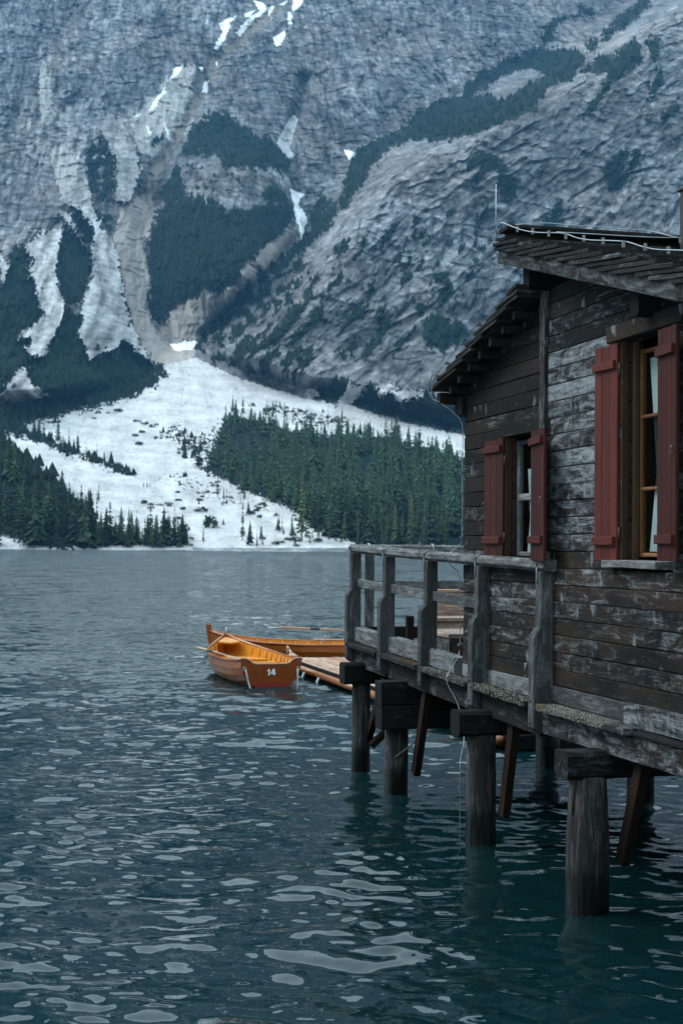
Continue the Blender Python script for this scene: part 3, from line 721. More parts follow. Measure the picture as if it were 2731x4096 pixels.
def window(name, s0, s1, z0, z1, tf, mat, bars, stile, rail):
    """sash set back in the wall: stiles, rails, glazing bars, panes"""
    w = empty(name, Matrix.Translation(P((s0 + s1) / 2, tf, z0)) @ ROTF, hut)
    d = .045
    box('stile', s1 - stile, s1, tf - d, tf, z0, z1, mat, w, rc(.5, .6, .55), 'z')
    box('stile', s0, s0 + stile, tf - d, tf, z0, z1, mat, w, rc(.5, .6, .55), 'z')
    box('stile', (s0 + s1) / 2 - .03, (s0 + s1) / 2 + .03, tf - d, tf + .006, z0 + rail, z1 - rail, mat, w, rc(.5, .6, .55), 'z')
    box('rail', s0 + stile, s1 - stile, tf - d, tf - .002, z0, z0 + rail, mat, w, rc(.6, .6, .55))
    box('rail', s0 + stile, s1 - stile, tf - d, tf - .002, z1 - rail, z1, mat, w, rc(.5, .6, .55))
    zs = [z0 + rail] + [b for b in bars] + [z1 - rail]
    for b, bh in [(b, bars[b]) for b in bars]:
        box('glazing_bar', s0 + stile, s1 - stile, tf - d + .008, tf + .003, b - bh / 2, b + bh / 2, mat, w, rc(.6, .6, .55))
    sm = (s0 + s1) / 2
    for a in range(len(zs) - 1):
        for (q0, q1) in ((s0 + stile, sm - .03), (sm + .03, s1 - stile)):
            box('pane', q0 + .002, q1 - .002, tf - .026, tf - .022, zs[a] + .004, zs[a + 1] - .004, M_glass, w, jit=0, bev=.0005, seg=1)
    return w
w1 = window('window', 11.09, 11.905, 2.585, 3.615, -.215, M_grey, {3.11: .06}, .075, .04)
w2 = window('window', 8.81, 9.575, 2.60, 4.13, -.24, M_frameL, {3.63: .024, 3.10: .024}, .048, .03)
# reveals: posts and plank ends on the far side of each opening
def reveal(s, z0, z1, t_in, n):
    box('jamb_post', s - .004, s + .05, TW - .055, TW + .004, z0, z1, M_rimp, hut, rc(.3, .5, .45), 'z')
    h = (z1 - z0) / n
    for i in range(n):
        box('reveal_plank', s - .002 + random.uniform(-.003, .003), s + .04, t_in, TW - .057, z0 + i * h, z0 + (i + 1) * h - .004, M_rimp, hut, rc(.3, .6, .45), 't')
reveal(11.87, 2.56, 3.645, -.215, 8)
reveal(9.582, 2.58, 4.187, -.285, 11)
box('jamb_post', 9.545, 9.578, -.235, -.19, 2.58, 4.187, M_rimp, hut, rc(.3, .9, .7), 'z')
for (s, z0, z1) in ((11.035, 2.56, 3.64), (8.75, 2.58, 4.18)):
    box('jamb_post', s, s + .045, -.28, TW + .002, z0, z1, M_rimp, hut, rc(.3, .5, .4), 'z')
box('lintel', 10.99, 11.99, TW - .10, TW + .012, 3.648, 3.775, M_wall, hut, rc(.40, .3, .5), seg=4)
box('lintel', 8.60, 9.735, TW - .12, TW + .055, 4.190, 4.310, M_wall, hut, rc(.30, .9, .62), seg=4, jit=.004)
box('window_sill', 8.895, 9.745, TW - .16, TW + .085, 2.518, 2.573, M_grey, hut, rc(.55, .6, .5), seg=4, jit=.003)
# curtains and the dark board behind the big window
cv, cf = [], []
for i in range(15):
    for j in range(13):
        zf = j / 12; pinch = .55 + .45 * abs(zf - .42) * 1.4
        cv.append((-.13 + .34 * (1 - (1 - i / 14) * pinch) + .02 * zf, .007 * math.sin(i * 1.35 + zf) , zf * 1.42))
for i in range(14):
    for j in range(12): cf.append((i * 13 + j, (i + 1) * 13 + j, (i + 1) * 13 + j + 1, i * 13 + j + 1))
mk('curtain', cv, cf, M_cloth, Matrix.Translation(P(9.40, -.280, 2.64)) @ ROTF, w2, smooth=True)
mk('curtain', cv, cf, M_cloth, Matrix.Translation(P(8.98, -.31, 2.64)) @ ROTF, w2, smooth=True)
mk('curtain', [(x * .6, y, z * .52) for x, y, z in cv], cf, M_cloth, Matrix.Translation(P(11.68, -.254, 2.62)) @ ROTF, w1, smooth=True)
pts8 = [(math.cos(math.pi / 8 + i * math.pi / 4) * .10, math.sin(math.pi / 8 + i * math.pi / 4) * .10) for i in range(8)]
mk('sign_board', [(x, -.006, z) for x, z in pts8] + [(x, .006, z) for x, z in pts8], [tuple(range(8)), tuple(reversed(range(8, 16)))] + [(i, i + 8, (i + 1) % 8 + 8, (i + 1) % 8) for i in range(8)], M_brace, Matrix.Translation(P(9.46, -.31, 3.30)) @ ROTF, w2, color=(.4, .5, .5, 1))

def shutter(s_hinge, direction, width, z0, z1, t_near, t_far, n, v):
    """board shutter folded back along the wall; direction +1 = away along s; t_near at the hinge, t_far at the free edge"""
    a = P(s_hinge, t_near, 0); b = P(s_hinge + direction * width, t_far, 0)
    dv = (b - a).normalized(); nv = Vector((-dv[1], dv[0], 0))
    if nv.dot(Vector(NX)) < 0: nv = -nv
    sh = empty('shutter', Matrix.Translation(Vector((a[0], a[1], z0))) @ ROTF, hut)
    bw = width / n
    for i in range(n):
        c = a + dv * (bw * (i + .5))
        dz = random.uniform(-.008, .004)
        V, F = bar_geo(z1 - z0 + dz, bw - .0025, .026, bev=.004, seg=3, jit=.0012)
        mk('board', V, F, M_red, frame(AZ, nv, (c[0], c[1], (z0 + z1) / 2 + dz)), sh, color=rc(.36, .5, v, .05, .1))
    for zb_ in (z0 + .16 * (z1 - z0) if z1 - z0 < 1.3 else z0 + .145, z1 - (.09 if z1 - z0 < 1.3 else .16)):
        p0 = a + dv * (.015) + nv * .027; p1 = a + dv * (width - .015) + nv * .027
        dd = p1 - p0
        V, F = bar_geo(dd.length, .030, .062, bev=.004, seg=2, jit=.002)
        mk('batten', V, F, M_red, frame(dd, AZ, ((p0 + p1)[0] / 2, (p0 + p1)[1] / 2, zb_)), sh, color=rc(.48, .5, v + .05, .05, .1))
    for zh in (z0 + .2, z1 - .2):
        tube('hinge', [Vector((a[0], a[1], zh - .045)) - dv * .012, Vector((a[0], a[1], zh + .045)) - dv * .012], .009, M_rust, sh)
    e = a + dv * (width - .03) + nv * .02
    hz = (z0 + z1) / 2 - .05
    mkp = [Vector((e[0], e[1], hz)) + nv * q + AZ * r for q, r in ((0, -.03), (.016, -.025), (.02, 0), (.016, .025), (0, .03))]
    tube('latch', mkp, .005, M_clip, sh)
    return sh
shutter(11.875, 1, .43, 2.553, 3.64, TW + .018, TW + .03, 3, .19)
shutter(11.045, -1, .41, 2.556, 3.632, TW + .095, TW + .155, 4, .225)
shutter(9.60, 1, .35, 2.572, 4.186, TW + .018, TW + .035, 3, .36)
shutter(8.815, -1, .32, 2.578, 4.155, TW + .10, TW + .13, 4, .21)

# main roof: a deck of rafters and lapped boards
roof = empty('roof', Matrix.Translation(P(10, -2, 5.0)) @ ROTF, hut)
SLOPE = .268
def roof_top(s): return 5.185 - SLOPE * (10.89 - s)       # lower lip of the boards at the verge
TV = .15
V, F = bar_geo(4.62, 3.9, .05, seg=1, jit=0)
bar('roof_deck', P(11.40, -1.98, roof_top(11.40) - .15), P(6.6, -1.98, roof_top(6.6) - .15), 3.90, .03, M_dark, roof, AZ, rc(.2, .3, .4), seg=1, jit=0)
def shingle_course(s_lo, sgn, zlo, tilt, Ln, cuts, par, v):
    """one course of long lapped shingles; sgn = +1 rises towards +s"""
    x = P(0, 0, 0) - P(0, 1, 0)
    for ta, tb2 in zip(cuts[:-1], cuts[1:]):
        j = random.uniform(-.012, .012); lj = Ln + random.uniform(-.06, .06)
        p0 = P(s_lo + j, (ta + tb2) / 2, zlo); p1 = P(s_lo + j + sgn * lj, (ta + tb2) / 2, zlo + tilt * lj)
        d = p1 - p0
        up = d.cross(x).normalized()
        if up[2] < 0: up = -up
        V, F = bar_geo(lj, abs(ta - tb2) - .003, .031, bev=.004, seg=3, jit=.0035)
        mk('shingle', V, F, M_roof, frame(d, up, (p0 + p1) / 2 + up * .016), par, color=rc(.45, .4, v))
for i in range(18):
    s_lo = 11.16 - .264 * i
    shingle_course(s_lo, 1, roof_top(s_lo), .125, min(.86, 11.44 - s_lo), [TV + .035 + random.uniform(-.012, .012), -.07, -.55, -1.2, -2.2, -3.95], roof, .55)
for k2, (s0, dz) in enumerate(((11.37, .060), (11.30, .085))):
    box('ridge_board', s0 - .10, s0 + .10, TV - .02 - k2 * .03, -3.9, roof_top(s0) + dz, roof_top(s0) + dz + .03, M_roof, roof, rc(.4, .4, .5), 't', seg=5, jit=.004)
box('ridge_fascia', 11.40, 11.43, TV - .06, -3.9, roof_top(11.40) - .14, roof_top(11.40) + .055, M_dark, roof, rc(.2, .3, .4), 't')
bz = lambda s: 5.186 - SLOPE * (11.42 - s)
bar('barge_board', P(11.425, .13, bz(11.425)), P(6.6, .13, bz(6.6)), .045, .160, M_dark, roof, AZ, (.62, .35, .60, 1), seg=8, jit=.004, bev=.008)
for s in (11.02, 9.05, 7.2):
    zt = bz(s) - .055
    tj = .06
    V = []; F = []
    prof = [(0, 0), (0, -.20), (.06, -.24), (.15, -.24), (.15, 0)]
    box('purlin', s - .065, s + .065, -3.9, tj, zt - .21, zt, M_dark, roof, rc(.15, .2, .25), 't', bev=.03)
for s in (10.35, 9.7, 8.4, 7.8):
    box('rafter_end', s - .03, s + .03, -.6, .02, roof_top(s) - .235, roof_top(s) - .17, M_dark, roof, rc(.2, .2, .3), 't')
ch = empty('chimney', Matrix.Translation(P(11.0, -1.45, 5.2)) @ ROTF, hut)
box('flue', 10.90, 11.10, -1.62, -1.40, 5.0, 5.76, M_chim, ch, along='z', seg=3)
box('cap', 10.87, 11.13, -1.65, -1.385, 5.765, 5.79, M_chim, ch)

# lean-to roof on the far side
lean = empty('lean_to_roof', Matrix.Translation(P(12.2, -2, 4.5)) @ ROTF, hut)
LS = .288
def lz(s): return 4.885 - LS * (s - 11.06)
bar('roof_deck', P(11.06, -1.97, lz(11.06) - .135), P(13.22, -1.97, lz(13.22) - .135), 3.92, .04, M_dark, lean, AZ, rc(.15, .2, .3), seg=1, jit=0)
for i in range(9):
    s_lo = 13.30 - .258 * i
    shingle_course(s_lo, -1, lz(s_lo) - .045, .15, min(.72, s_lo - 11.0), [.150 + random.uniform(-.012, .012), -.10, -.6, -2.0, -3.9], lean, .58)
for i in range(8):
    s = 11.24 + i * .27
    box('outlooker', s - .03, s + .03, -.3, .085 + random.uniform(-.01, .01), lz(s) - .235, lz(s) - .165, M_dark, lean, rc(.35, .3, .45), 't')
box('eave_board', 13.10, 13.20, .09, -3.9, lz(13.2) - .17, lz(13.2) - .10, M_dark, lean, rc(.2, .3, .35), 't')

# ------------------------------------------------------------------ the jetty
jet = empty('jetty', Matrix.Translation(P(13.5, -1.2, 0)) @ ROTF)
tag(jet, 'weathered wooden jetty on piles with a silvered handrail, carrying the boathouse', 'jetty')
def sl_(s): return .0215 * (s - 11.0) if s > 11 else 0.0
POSTS = [10.87, 12.31, 13.79, 15.24, 16.62]
def pile(s, t, r0, r1, ztop, rs, lean_=(0, 0)):
    n, m = 40, 26
    V, F = [], []
    rr_ = random.Random(rs)
    fis = [rr_.gauss(0, 1) for _ in range(n)]
    for j in range(m + 1):
        f = j / m; z = -1.2 + (ztop + 1.2) * f
        for i in range(n):
            a = 2 * math.pi * i / n
            r = r0 + (r1 - r0) * f
            if ztop - z < .5 and rs == 4: r *= 1 - .16 * (1 - (ztop - z) / .5)
            fis[i] += rr_.gauss(0, .22)
            r *= 1 + .024 * fis[i] / (1 + .05 * abs(fis[i])) * (1 if i % 2 else .5)
            V.append((r * math.cos(a) + lean_[0] * z, r * math.sin(a) + lean_[1] * z, z))
    for j in range(m):
        for i in range(n):
            a = j * n + i; c = j * n + (i + 1) % n
            F.append((a, c, c + n, a + n))
    F.append(tuple(range(m * n, m * n + n)))
    return mk('pile', V, F, M_pile, Matrix.Translation(P(s, t, 0)) @ ROTF, jet, smooth=True)
pile(16.20, -.02, .112, .108, 1.06, 1)
pile(14.68, .015, .124, .128, .74, 2)
pile(12.11, .02, .140, .132, .99, 3)
pile(9.69, .10, .158, .160, .99, 4)
for k2, (s, t) in enumerate(((13.80, -2.42), (16.2, -2.4), (11.2, -2.3), (9.4, -2.2), (7.2, -.1), (7.2, -2.2))):
    pile(s, t, .15, .14, 1.0, 10 + k2)
# transverse caps on the piles
def cap(s, t1, z0, z1, n=1, w=.24):
    for i in range(n):
        h = (z1 - z0) / n
        box('cap_beam', s - w / 2, s + w / 2, -2.9, t1 + random.uniform(-.004, .004), z0 + i * h, z0 + (i + 1) * h - .003, M_dark, jet, rc(.42, .1, .46), 't', seg=4, jit=.003, bev=.012 if n > 1 else .03)
cap(16.16, .225, 1.05, 1.30)
cap(14.58, .25, .725, 1.235, 2)
cap(12.08, .28, .975, 1.20)
cap(9.68, .315, .975, 1.18)
cap(7.2, .3, .97, 1.16)
# knee braces
def brace(s0, z0, s1, z1, t):
    bar('brace', P(s0, t, z0), P(s1, t, z1), .075, .115, M_brace, jet, AX, rc(.2, .8, .62), seg=2)
brace(16.30, .30, 15.48, 1.16, -.11)
brace(16.0, .36, 16.0 - .05, .92, -.40)
brace(14.42, .26, 14.05, 1.17, -.12)
brace(11.90, .28, 11.66, 1.13, -.12)
brace(9.60, .36, 9.28, 1.14, -.14)
bar('brace', P(16.05, -.10, .33), P(16.0, -.62, .80), .07, .11, M_brace, jet, AX, rc(.2, .8, .5), seg=2)
# joists and deck boards
for k2, tj in enumerate((-.75, -1.45, -2.2, -2.75)):
    box('joist', 7.3, 16.6, tj - .07, tj + .07, 1.185, 1.36, M_dark, jet, rc(.2, .3, .35), seg=3)
for i in range(24):
    s = 13.06 + i * .152
    if s > 16.6: break
    box('deck_plank', s, s + .146, -2.95, -.06, 1.385 + sl_(s), 1.43 + sl_(s), M_grey, jet, rc(.5, .4, .5), 't', seg=3)
box('under_floor', 7.3, 13.04, -2.9, -.14, 1.362, 1.382, M_dark, jet, rc(.2, .2, .3), seg=1)
# edge beams, toe boards, ledges, rails between the posts
def zoff(s): return .0215 * max(0, s - 11)
for a, b in zip(POSTS[:-1], POSTS[1:]):
    z = lambda s: zoff(s)
    m0, m1 = a + .06, b - .06
    def sbar(name, s0, s1, t0, t1, za_, zb_, mat, c, **kw):
        zm_ = (za_ + zb_) / 2
        return bar(name, P(s1, (t0 + t1) / 2, zm_ + z(s1)), P(s0, (t0 + t1) / 2, zm_ + z(s0)), t1 - t0, zb_ - za_, mat, jet, AZ, c, **kw)
    sbar('edge_beam', m0 - .05, m1 + .05, -.15, -.03, 1.115, 1.330, M_dark, rc(.48, .35, .62), seg=4, jit=.003)
    sbar('ledge_board', m0 + .02, m1 - .01, -.12, .085, 1.345, 1.392, M_dark, rc(.42, .3, .55), seg=5, jit=.004)
    if a > 12:
        if a > 12.5:
            sbar('toe_board', m0, m1, -.16, -.03, 1.396, 1.575, M_grey, (.55, .15, .46, 1), seg=4, jit=.004, bev=.012)
        else:
            sbar('toe_board', 12.98, m1, -.16, -.03, 1.396, 1.555, M_grey, (.62, .15, .46, 1), seg=4, jit=.004, bev=.012)
            pass
        sbar('mid_rail', a + .05, b - .05, -.105, -.06, 2.035 + .02, 2.135 + .02, M_grey, rc(.45, .2, .46), seg=4, jit=.003)
    else:
        box('lower_panel', 10.93, 12.24, TW - .01, TW + .012, 1.396, 1.545, M_grey, jet, rc(.60, .1, .42), seg=3)
box('lower_panel', 12.36, 12.94, TW - .01, TW + .012, 1.396, 1.545, M_grey, jet, rc(.60, .1, .42), seg=3)
# handrail in four lengths
for a, b in zip(POSTS[:-1], POSTS[1:]):
    s0 = a - (.06 if a > 11 else .12); s1 = b - .062 if b < 16.5 else b + .10
    zz0 = lambda s: 2.468 + .0205 * max(0, s - 11) + .05
    bar('handrail', P(s1, -.06, zz0(s1)), P(s0 + .003, -.06, zz0(s0)), .135, .098, M_grey, jet, AZ, (.52, .45 if a < 11 else .15, .52, 1), seg=5, jit=.003, bev=.028)
def post(s):
    zb_ = 1.14 + .022 * (s - 10.9); zsh = 1.94 + .025 * (s - 10.98); zt = 2.467 + .0205 * max(0, s - 11)
    prof = [(-.115, zb_ + .02), (.0, zb_), (.062, zb_ + .05), (.062, zsh), (.004, zsh + .075), (.004, zt), (-.115, zt)]   # (t, z)
    w = .058
    V = [(-(w), -t_, z_) for t_, z_ in prof] + [(w, -t_, z_) for t_, z_ in prof]
    V = [(x + random.uniform(-.003, .003), y + random.uniform(-.002, .002), z_) for x, y, z_ in V]
    n = len(prof)
    F = [tuple(range(n)), tuple(reversed(range(n, 2 * n)))] + [(i + n, (i + 1) % n + n, (i + 1) % n, i) for i in range(n)]
    # local z is the length; stand it so grain runs upright
    M = Matrix.Translation(P(s, 0, 0)) @ ROTF
    V2 = [(z_, -y, x) for x, y, z_ in V]
    R90 = Matrix(((0, 0, 1, 0), (0, -1, 0, 0), (1, 0, 0, 0), (0, 0, 0, 1)))
    o = mk('rail_post', V2, F, M_grey, M @ R90, jet, color=rc(.42, .25, .44))
    bv = o.modifiers.new('bevel', 'BEVEL'); bv.width = .009; bv.segments = 1
    for zz_ in (zb_ + .09, zb_ + .27):
        tube('bolt', [P(s, .060, zz_), P(s, .075, zz_)], .011, M_rust, jet)
    st_ = [P(s, .012, zt - .10), P(s, .012, zt + .03), P(s, .012, zt + .075), P(s, -.02, zt + .105), P(s, -.13, zt + .105)]
    tube('strap', st_, .011, M_strap, jet, n=4, flat=.35)
for s in POSTS: post(s)
# beams right of the last post, under the near part of the boathouse
box('edge_beam', 10.27, 10.79, -.14, -.012, 1.148, 1.325, M_dark, jet, rc(.55, .2, .68), seg=3)
box('edge_beam', 7.3, 10.262, -.16, -.0, 1.157, 1.345, M_wall, jet, (.58, .55, .52, 1), seg=6, jit=.003)
box('lower_panel', 9.515, 10.80, TW - .02, TW + .01, 1.40, 1.538, M_grey, jet, (.46, .1, .34, 1), seg=4)
box('lower_panel', 7.3, 9.445, TW - .03, TW + .045, 1.380, 1.550, M_wall, jet, (.62, .5, .56, 1), seg=5)
box('ledge_board', 9.15, 10.70, -.13, .085, 1.345, 1.395, M_dark, jet, rc(.55, .2, .6), seg=6, jit=.004)
box('ledge_board', 7.3, 9.13, -.13, .03, 1.350, 1.376, M_dark, jet, rc(.4, .2, .4), seg=5, jit=.004)
for s, t1 in ((9.66, .165),):
    tube('iron_rod', [P(9.60, .20, 1.10), P(9.60, .245, .98), P(9.60, .262, .72)], .011, M_rust, jet)
tube('iron_spike', [P(14.55, .06, .42), P(14.48, -.18, .62)], .010, M_clip, jet)
# the rail across the far end of the jetty
for (t1, t0) in ((-.02, -1.06), (-1.065, -2.95)):
    box('handrail', 16.66, 16.74, t0, t1, 2.588, 2.690, M_grey, jet, rc(.55, .35, .52), 't', seg=4, bev=.02)
    box('mid_rail', 16.69, 16.735, t0, t1, 2.148, 2.250, M_grey, jet, rc(.55, .3, .50), 't', seg=4)
    box('toe_board', 16.60, 16.72, t0, t1, 1.49, 1.69, M_dark, jet, rc(.4, .3, .5), 't', seg=4)
for tt in (-.245, -1.06, -2.1):
    box('rail_post', 16.62, 16.70, tt - .05, tt + .05, 1.40, 2.585, M_grey, jet, rc(.45, .5, .44), 'z', seg=3)
    tube('strap', [P(16.655, tt, 2.50), P(16.655, tt, 2.66), P(16.67, tt, 2.70), P(16.72, tt, 2.70)], .022, M_strap, jet, n=4, flat=.3)
box('edge_beam', 16.60, 16.74, -2.95, -.05, 1.22, 1.47, M_dark, jet, rc(.3, .3, .4), 't')

# lichen and moss crusts on the ledges
def crust(name, mat, spans, n, seed, rmin=.006, rmax=.016):
    r3 = random.Random(seed)
    V, F = [], []
    for q in range(n):
        s0, s1, ta, tb_, zf, hang = spans[r3.randrange(len(spans))]
        s = s0 + (s1 - s0) * r3.random() ** 1.0; tt = r3.uniform(ta, tb_)
        if r3.random() < hang: tt = tb_ + r3.uniform(-.004, .006); z = zf(s) - r3.uniform(0, .045)
        else: z = zf(s) + r3.uniform(-.003, .005)
        c = P(s, tt, z); r = r3.uniform(rmin, rmax)
        b = len(V)
        for dx, dy, dz in ((1, 0, 0), (-1, 0, 0), (0, 1, 0), (0, -1, 0), (0, 0, 1), (0, 0, -1)):
            k_ = r * r3.uniform(.6, 1.3); V.append(c + Vector((dx, dy, dz * .8)) * k_)
        for f in ((0, 2, 4), (2, 1, 4), (1, 3, 4), (3, 0, 4), (2, 0, 5), (1, 2, 5), (3, 1, 5), (0, 3, 5)): F.append(tuple(b + i for i in f))
    o0 = P(11, 0, 1.4)
    o = mk(name, [v - o0 for v in V], F, mat, Matrix.Translation(o0), jet)
    o['kind'] = 'stuff'
    return o
L1 = (9.45, 10.69, -.06, .088, lambda s: 1.398, .45)
L2 = (10.98, 12.24, -.06, .088, lambda s: 1.395 + zoff(s), .4)
L3 = (12.4, 13.7, -.02, .088, lambda s: 1.395 + zoff(s), .35)
L4 = (12.98, 13.7, -.10, -.026, lambda s: 1.575 + zoff(s), .5)
crust('lichen', M_lichen, [L1, L1, L2], 900, 1, .003, .009)
crust('grey_lichen', M_lichenG, [L1, L2, L3, L4], 1500, 2, .002, .007)
crust('moss', M_moss, [(12.6, 13.3, -.03, .088, lambda s: 1.395 + zoff(s), .3), (10.62, 10.69, .02, .088, lambda s: 1.398, .2), (13.95, 14.6, -.03, .06, lambda s: 1.395 + zoff(s), .1)], 260, 3, .003, .009)

# ------------------------------------------------------------------ lightning conductor
lc = empty('lightning_conductor', Matrix.Translation(P(12.9, .02, 0)) @ ROTF)
tag(lc, 'thin silver lightning conductor wire running over the roof edges and down into the water', 'wire')
RT = lambda s: roof_top(s) + .085
tube('rod', [P(11.45, .165, 5.36), P(11.45, .165, 5.50), P(11.45, .165, 5.80)], .0042, M_wire, lc)
wa = [P(11.45, .165, 5.40), P(11.40, .14, RT(11.4) + .05)] + [P(s, .10 - .02 * math.sin(s * 5), RT(s) + .035 - .03 * abs(math.sin((s - 11.3) * 3.0))) for s in np.arange(11.2, 6.9, -.26)]
tube('wire', spline(wa, 3), .0045, M_wire, lc)
wr = [P(11.18, .09, RT(11.2) + .04)] + [P(11.28, -.2 * i, RT(11.28) + .075) for i in range(1, 7)] + [P(10.98, -1.35, RT(10.9) + .06), P(11.1, -1.55, RT(11.1) + .08), P(11.2, -1.9, RT(11.2) + .07)]
tube('wire', spline(wr, 3), .0042, M_wire, lc)
wr2 = [P(10.35, .08, RT(10.35) + .03), P(10.35, -.25, RT(10.35) + .035), P(10.45, -.8, RT(10.45) + .04), P(10.7, -1.2, RT(10.7) + .05), P(11.0, -1.4, RT(11.0) + .06)]
tube('wire', spline(wr2, 3), .0042, M_wire, lc)
down = [P(11.46, .165, 5.38), P(11.50, .165, 5.26), P(11.72, .16, 4.93), P(11.85, .15, 4.72), P(11.95, .14, 4.67), P(12.3, .14, lz(12.3) + .05), P(12.8, .14, lz(12.8) + .04), P(13.08, .145, lz(13.08) + .035), P(13.17, .15, lz(13.17) - .03), P(13.17, .15, lz(13.17) - .16), P(13.12, .10, 4.08), P(13.02, -.04, 3.95), P(12.985, -.10, 3.82), P(12.985, -.10, 3.4), P(12.985, -.10, 2.75), P(12.985, -.09, 2.70), P(12.96, .03, 2.60), P(12.97, .03, 2.50), P(12.99, -.08, 2.38), P(12.99, -.09, 1.95), P(12.985, -.085, 1.66), P(12.90, -.01, 1.56), P(12.82, .10, 1.44), P(12.80, .10, 1.36), P(12.70, .04, 1.2), P(12.58, .02, 1.0), P(12.48, .05, .86), P(12.34, .13, .74), P(12.26, .165, .66), P(12.25, .168, .40), P(12.24, .168, -.4)]
tube('wire', spline(down, 4), .0040, M_wire, lc)
for q in [P(11.36, .12, RT(11.36) + .03)] + [P(11.13 - .33 * i, .095, RT(11.13 - .33 * i) + .01) for i in range(12)] + [P(11.28, -.55, RT(11.28) + .05), P(11.2, -1.75, RT(11.2) + .05), P(10.72, -1.2, RT(10.7) + .03)]:
    V, F = bar_geo(.05, .018, .022, bev=.002, seg=1, jit=0)
    mk('clip', V, F, M_clip, Matrix.Translation(q) @ Matrix.Rotation(math.pi / 2, 4, 'Y'), lc)
for (s, t_, z) in [(11.95, .14, 4.655), (12.35, .14, lz(12.35) + .03), (12.8, .14, lz(12.8) + .03), (13.08, .14, lz(13.08) + .02), (12.98, -.10, 3.38), (12.98, -.10, 2.76), (12.985, -.09, 2.26), (12.985, -.085, 1.72), (12.80, .085, 1.40), (12.26, .15, .60), (12.25, .15, .33)]:
    V, F = bar_geo(.03, .05, .024, bev=.002, seg=1, jit=0)
    mk('clip', V, F, M_clip, Matrix.Translation(P(s, t_ - .01, z)) @ ROTF, lc)
tube('eave_spike', [P(13.28, .13, lz(13.28) + .01), P(13.30, .13, lz(13.28) + .03), P(13.18, .135, lz(13.28) + .16)], .005, M_clip, lc)

# ------------------------------------------------------------------ furniture on the jetty
def zd(s): return 1.43 + sl_(s)
chest = empty('wooden_chest', Matrix.Translation(P(14.3, -.75, zd(14.3))) @ ROTF)
tag(chest, 'grey wooden chest with a pale brown lid on the jetty behind the handrail', 'chest')
c0, c1, t0_, t1_ = 14.0, 14.9, -1.25, -.34
zb0, zb1 = zd(14.4) + .002, 1.715
for nm, a, al in (('side_board', (c0, c1, t1_ - .03, t1_, zb0, zb1), 's'), ('side_board', (c0, c1, t0_, t0_ + .03, zb0, zb1), 's'), ('front_board', (c0 + .001, c0 + .031, t0_ + .032, t1_ - .032, zb0, zb1), 't'), ('front_board', (c1 - .031, c1 - .001, t0_ + .032, t1_ - .032, zb0, zb1), 't')):
    box(nm, *a, M_grey if nm == 'side_board' else M_box, chest, rc(.5, .4, .42) if nm == 'side_board' else (.4, .3, .22, 1), al)
for i in range(3):
    box('lid_board', c0 - .03, c1 + .03, t0_ - .02 + i * .318, t0_ - .02 + (i + 1) * .318 - .004, zb1 + .002, zb1 + .045, M_box, chest, (.55, .4, .42, 1), seg=3)
bench = empty('wooden_bench', Matrix.Translation(P(15.7, -1.4, zd(15.7))) @ ROTF)
tag(bench, 'pale new wooden bench with a boarded backrest at the far end of the jetty', 'bench')
for i in range(2):
    box('seat_board', 15.42 + i * .2, 15.615 + i * .2, -2.6, -.64, 1.815, 1.86, M_box, bench, rc(.5, .8, .56), 't')
box('apron', 15.44, 15.47, -2.55, -.66, 1.70, 1.812, M_box, bench, rc(.5, .4, .46), 't')
for tt in (-.72, -2.4):
    box('leg', 15.48, 15.56, tt - .04, tt + .04, zd(15.5) + .001, 1.812, M_box, bench, rc(.5, .4, .4), 'z')
    box('leg', 15.80, 15.84, tt - .04, tt + .04, zd(15.8) + .001, 1.812, M_box, bench, rc(.5, .4, .4), 'z')
for i in range(3):
    box('back_board', 15.845, 15.875, -2.6, -.72, 1.862 + i * .092, 1.950 + i * .092, M_box, bench, rc(.5, .5, .48), 't')
box('back_rail', 15.83, 15.90, -2.62, -.70, 2.140, 2.172, M_box, bench, rc(.6, .8, .58), 't')
stk = empty('wooden_stake', Matrix.Translation(P(15.6, -.42, zd(15.6))) @ ROTF)
tag(stk, 'short square brown post standing on the jetty behind the third rail post', 'post')
box('shaft', 15.55, 15.63, -.46, -.38, zd(15.6) + .001, 1.87, M_brace, stk, rc(.5, .5, .6), 'z')

# ------------------------------------------------------------------ pontoon and rowing boats
pon = empty('floating_pontoon', Matrix.Translation(P(24, -3.3, 0)) @ ROTF)
tag(pon, 'low floating pontoon of pale planks with an orange timber edge beside the rowing boats', 'pontoon')
PS0, PS1, PT0, PT1 = 17.5, 30.6, -5.2, -2.42
for i in range(14):
    w_ = (PT1 - PT0) / 14
    box('plank', PS0, PS1, PT0 + i * w_, PT0 + (i + 1) * w_ - .012, .175, .215, M_pont, pon, rc(.55, .5, .48, .06), seg=6, jit=.004)
box('edge_beam', PS0, PS1, PT1, PT1 + .05, .10, .245, M_dark, pon, rc(.3, .3, .4), seg=5)
box('edge_beam', PS1, PS1 + .06, PT0, PT1 + .05, .02, .215, M_dark, pon, rc(.3, .3, .4), 't')
box('edge_beam', PS0 - .06, PS0, PT0, PT1 + .05, .02, .215, M_dark, pon, rc(.3, .3, .4), 't')
for i in range(4):
    a_ = PS0 + i * 3.28
    tube('fender', [P(a_ + .02, PT1 + .11, .13), P(a_ + 3.24, PT1 + .11, .13)], .066, M_orange, pon, n=10)
for s in (19, 22.5, 26.4, 28.9):
    box('float', s, s + 1.6, PT0 + .2, PT1 - .02, -.3, .09, M_black, pon, along='s', bev=.08)
for s in (28.1, 26.9):
    tube('fender_rope', [P(s, PT1 + .20, .10), P(s - .1, PT1 + .27, .02), P(s - .12, PT1 + .25, -.06)], .03, M_strap, pon)

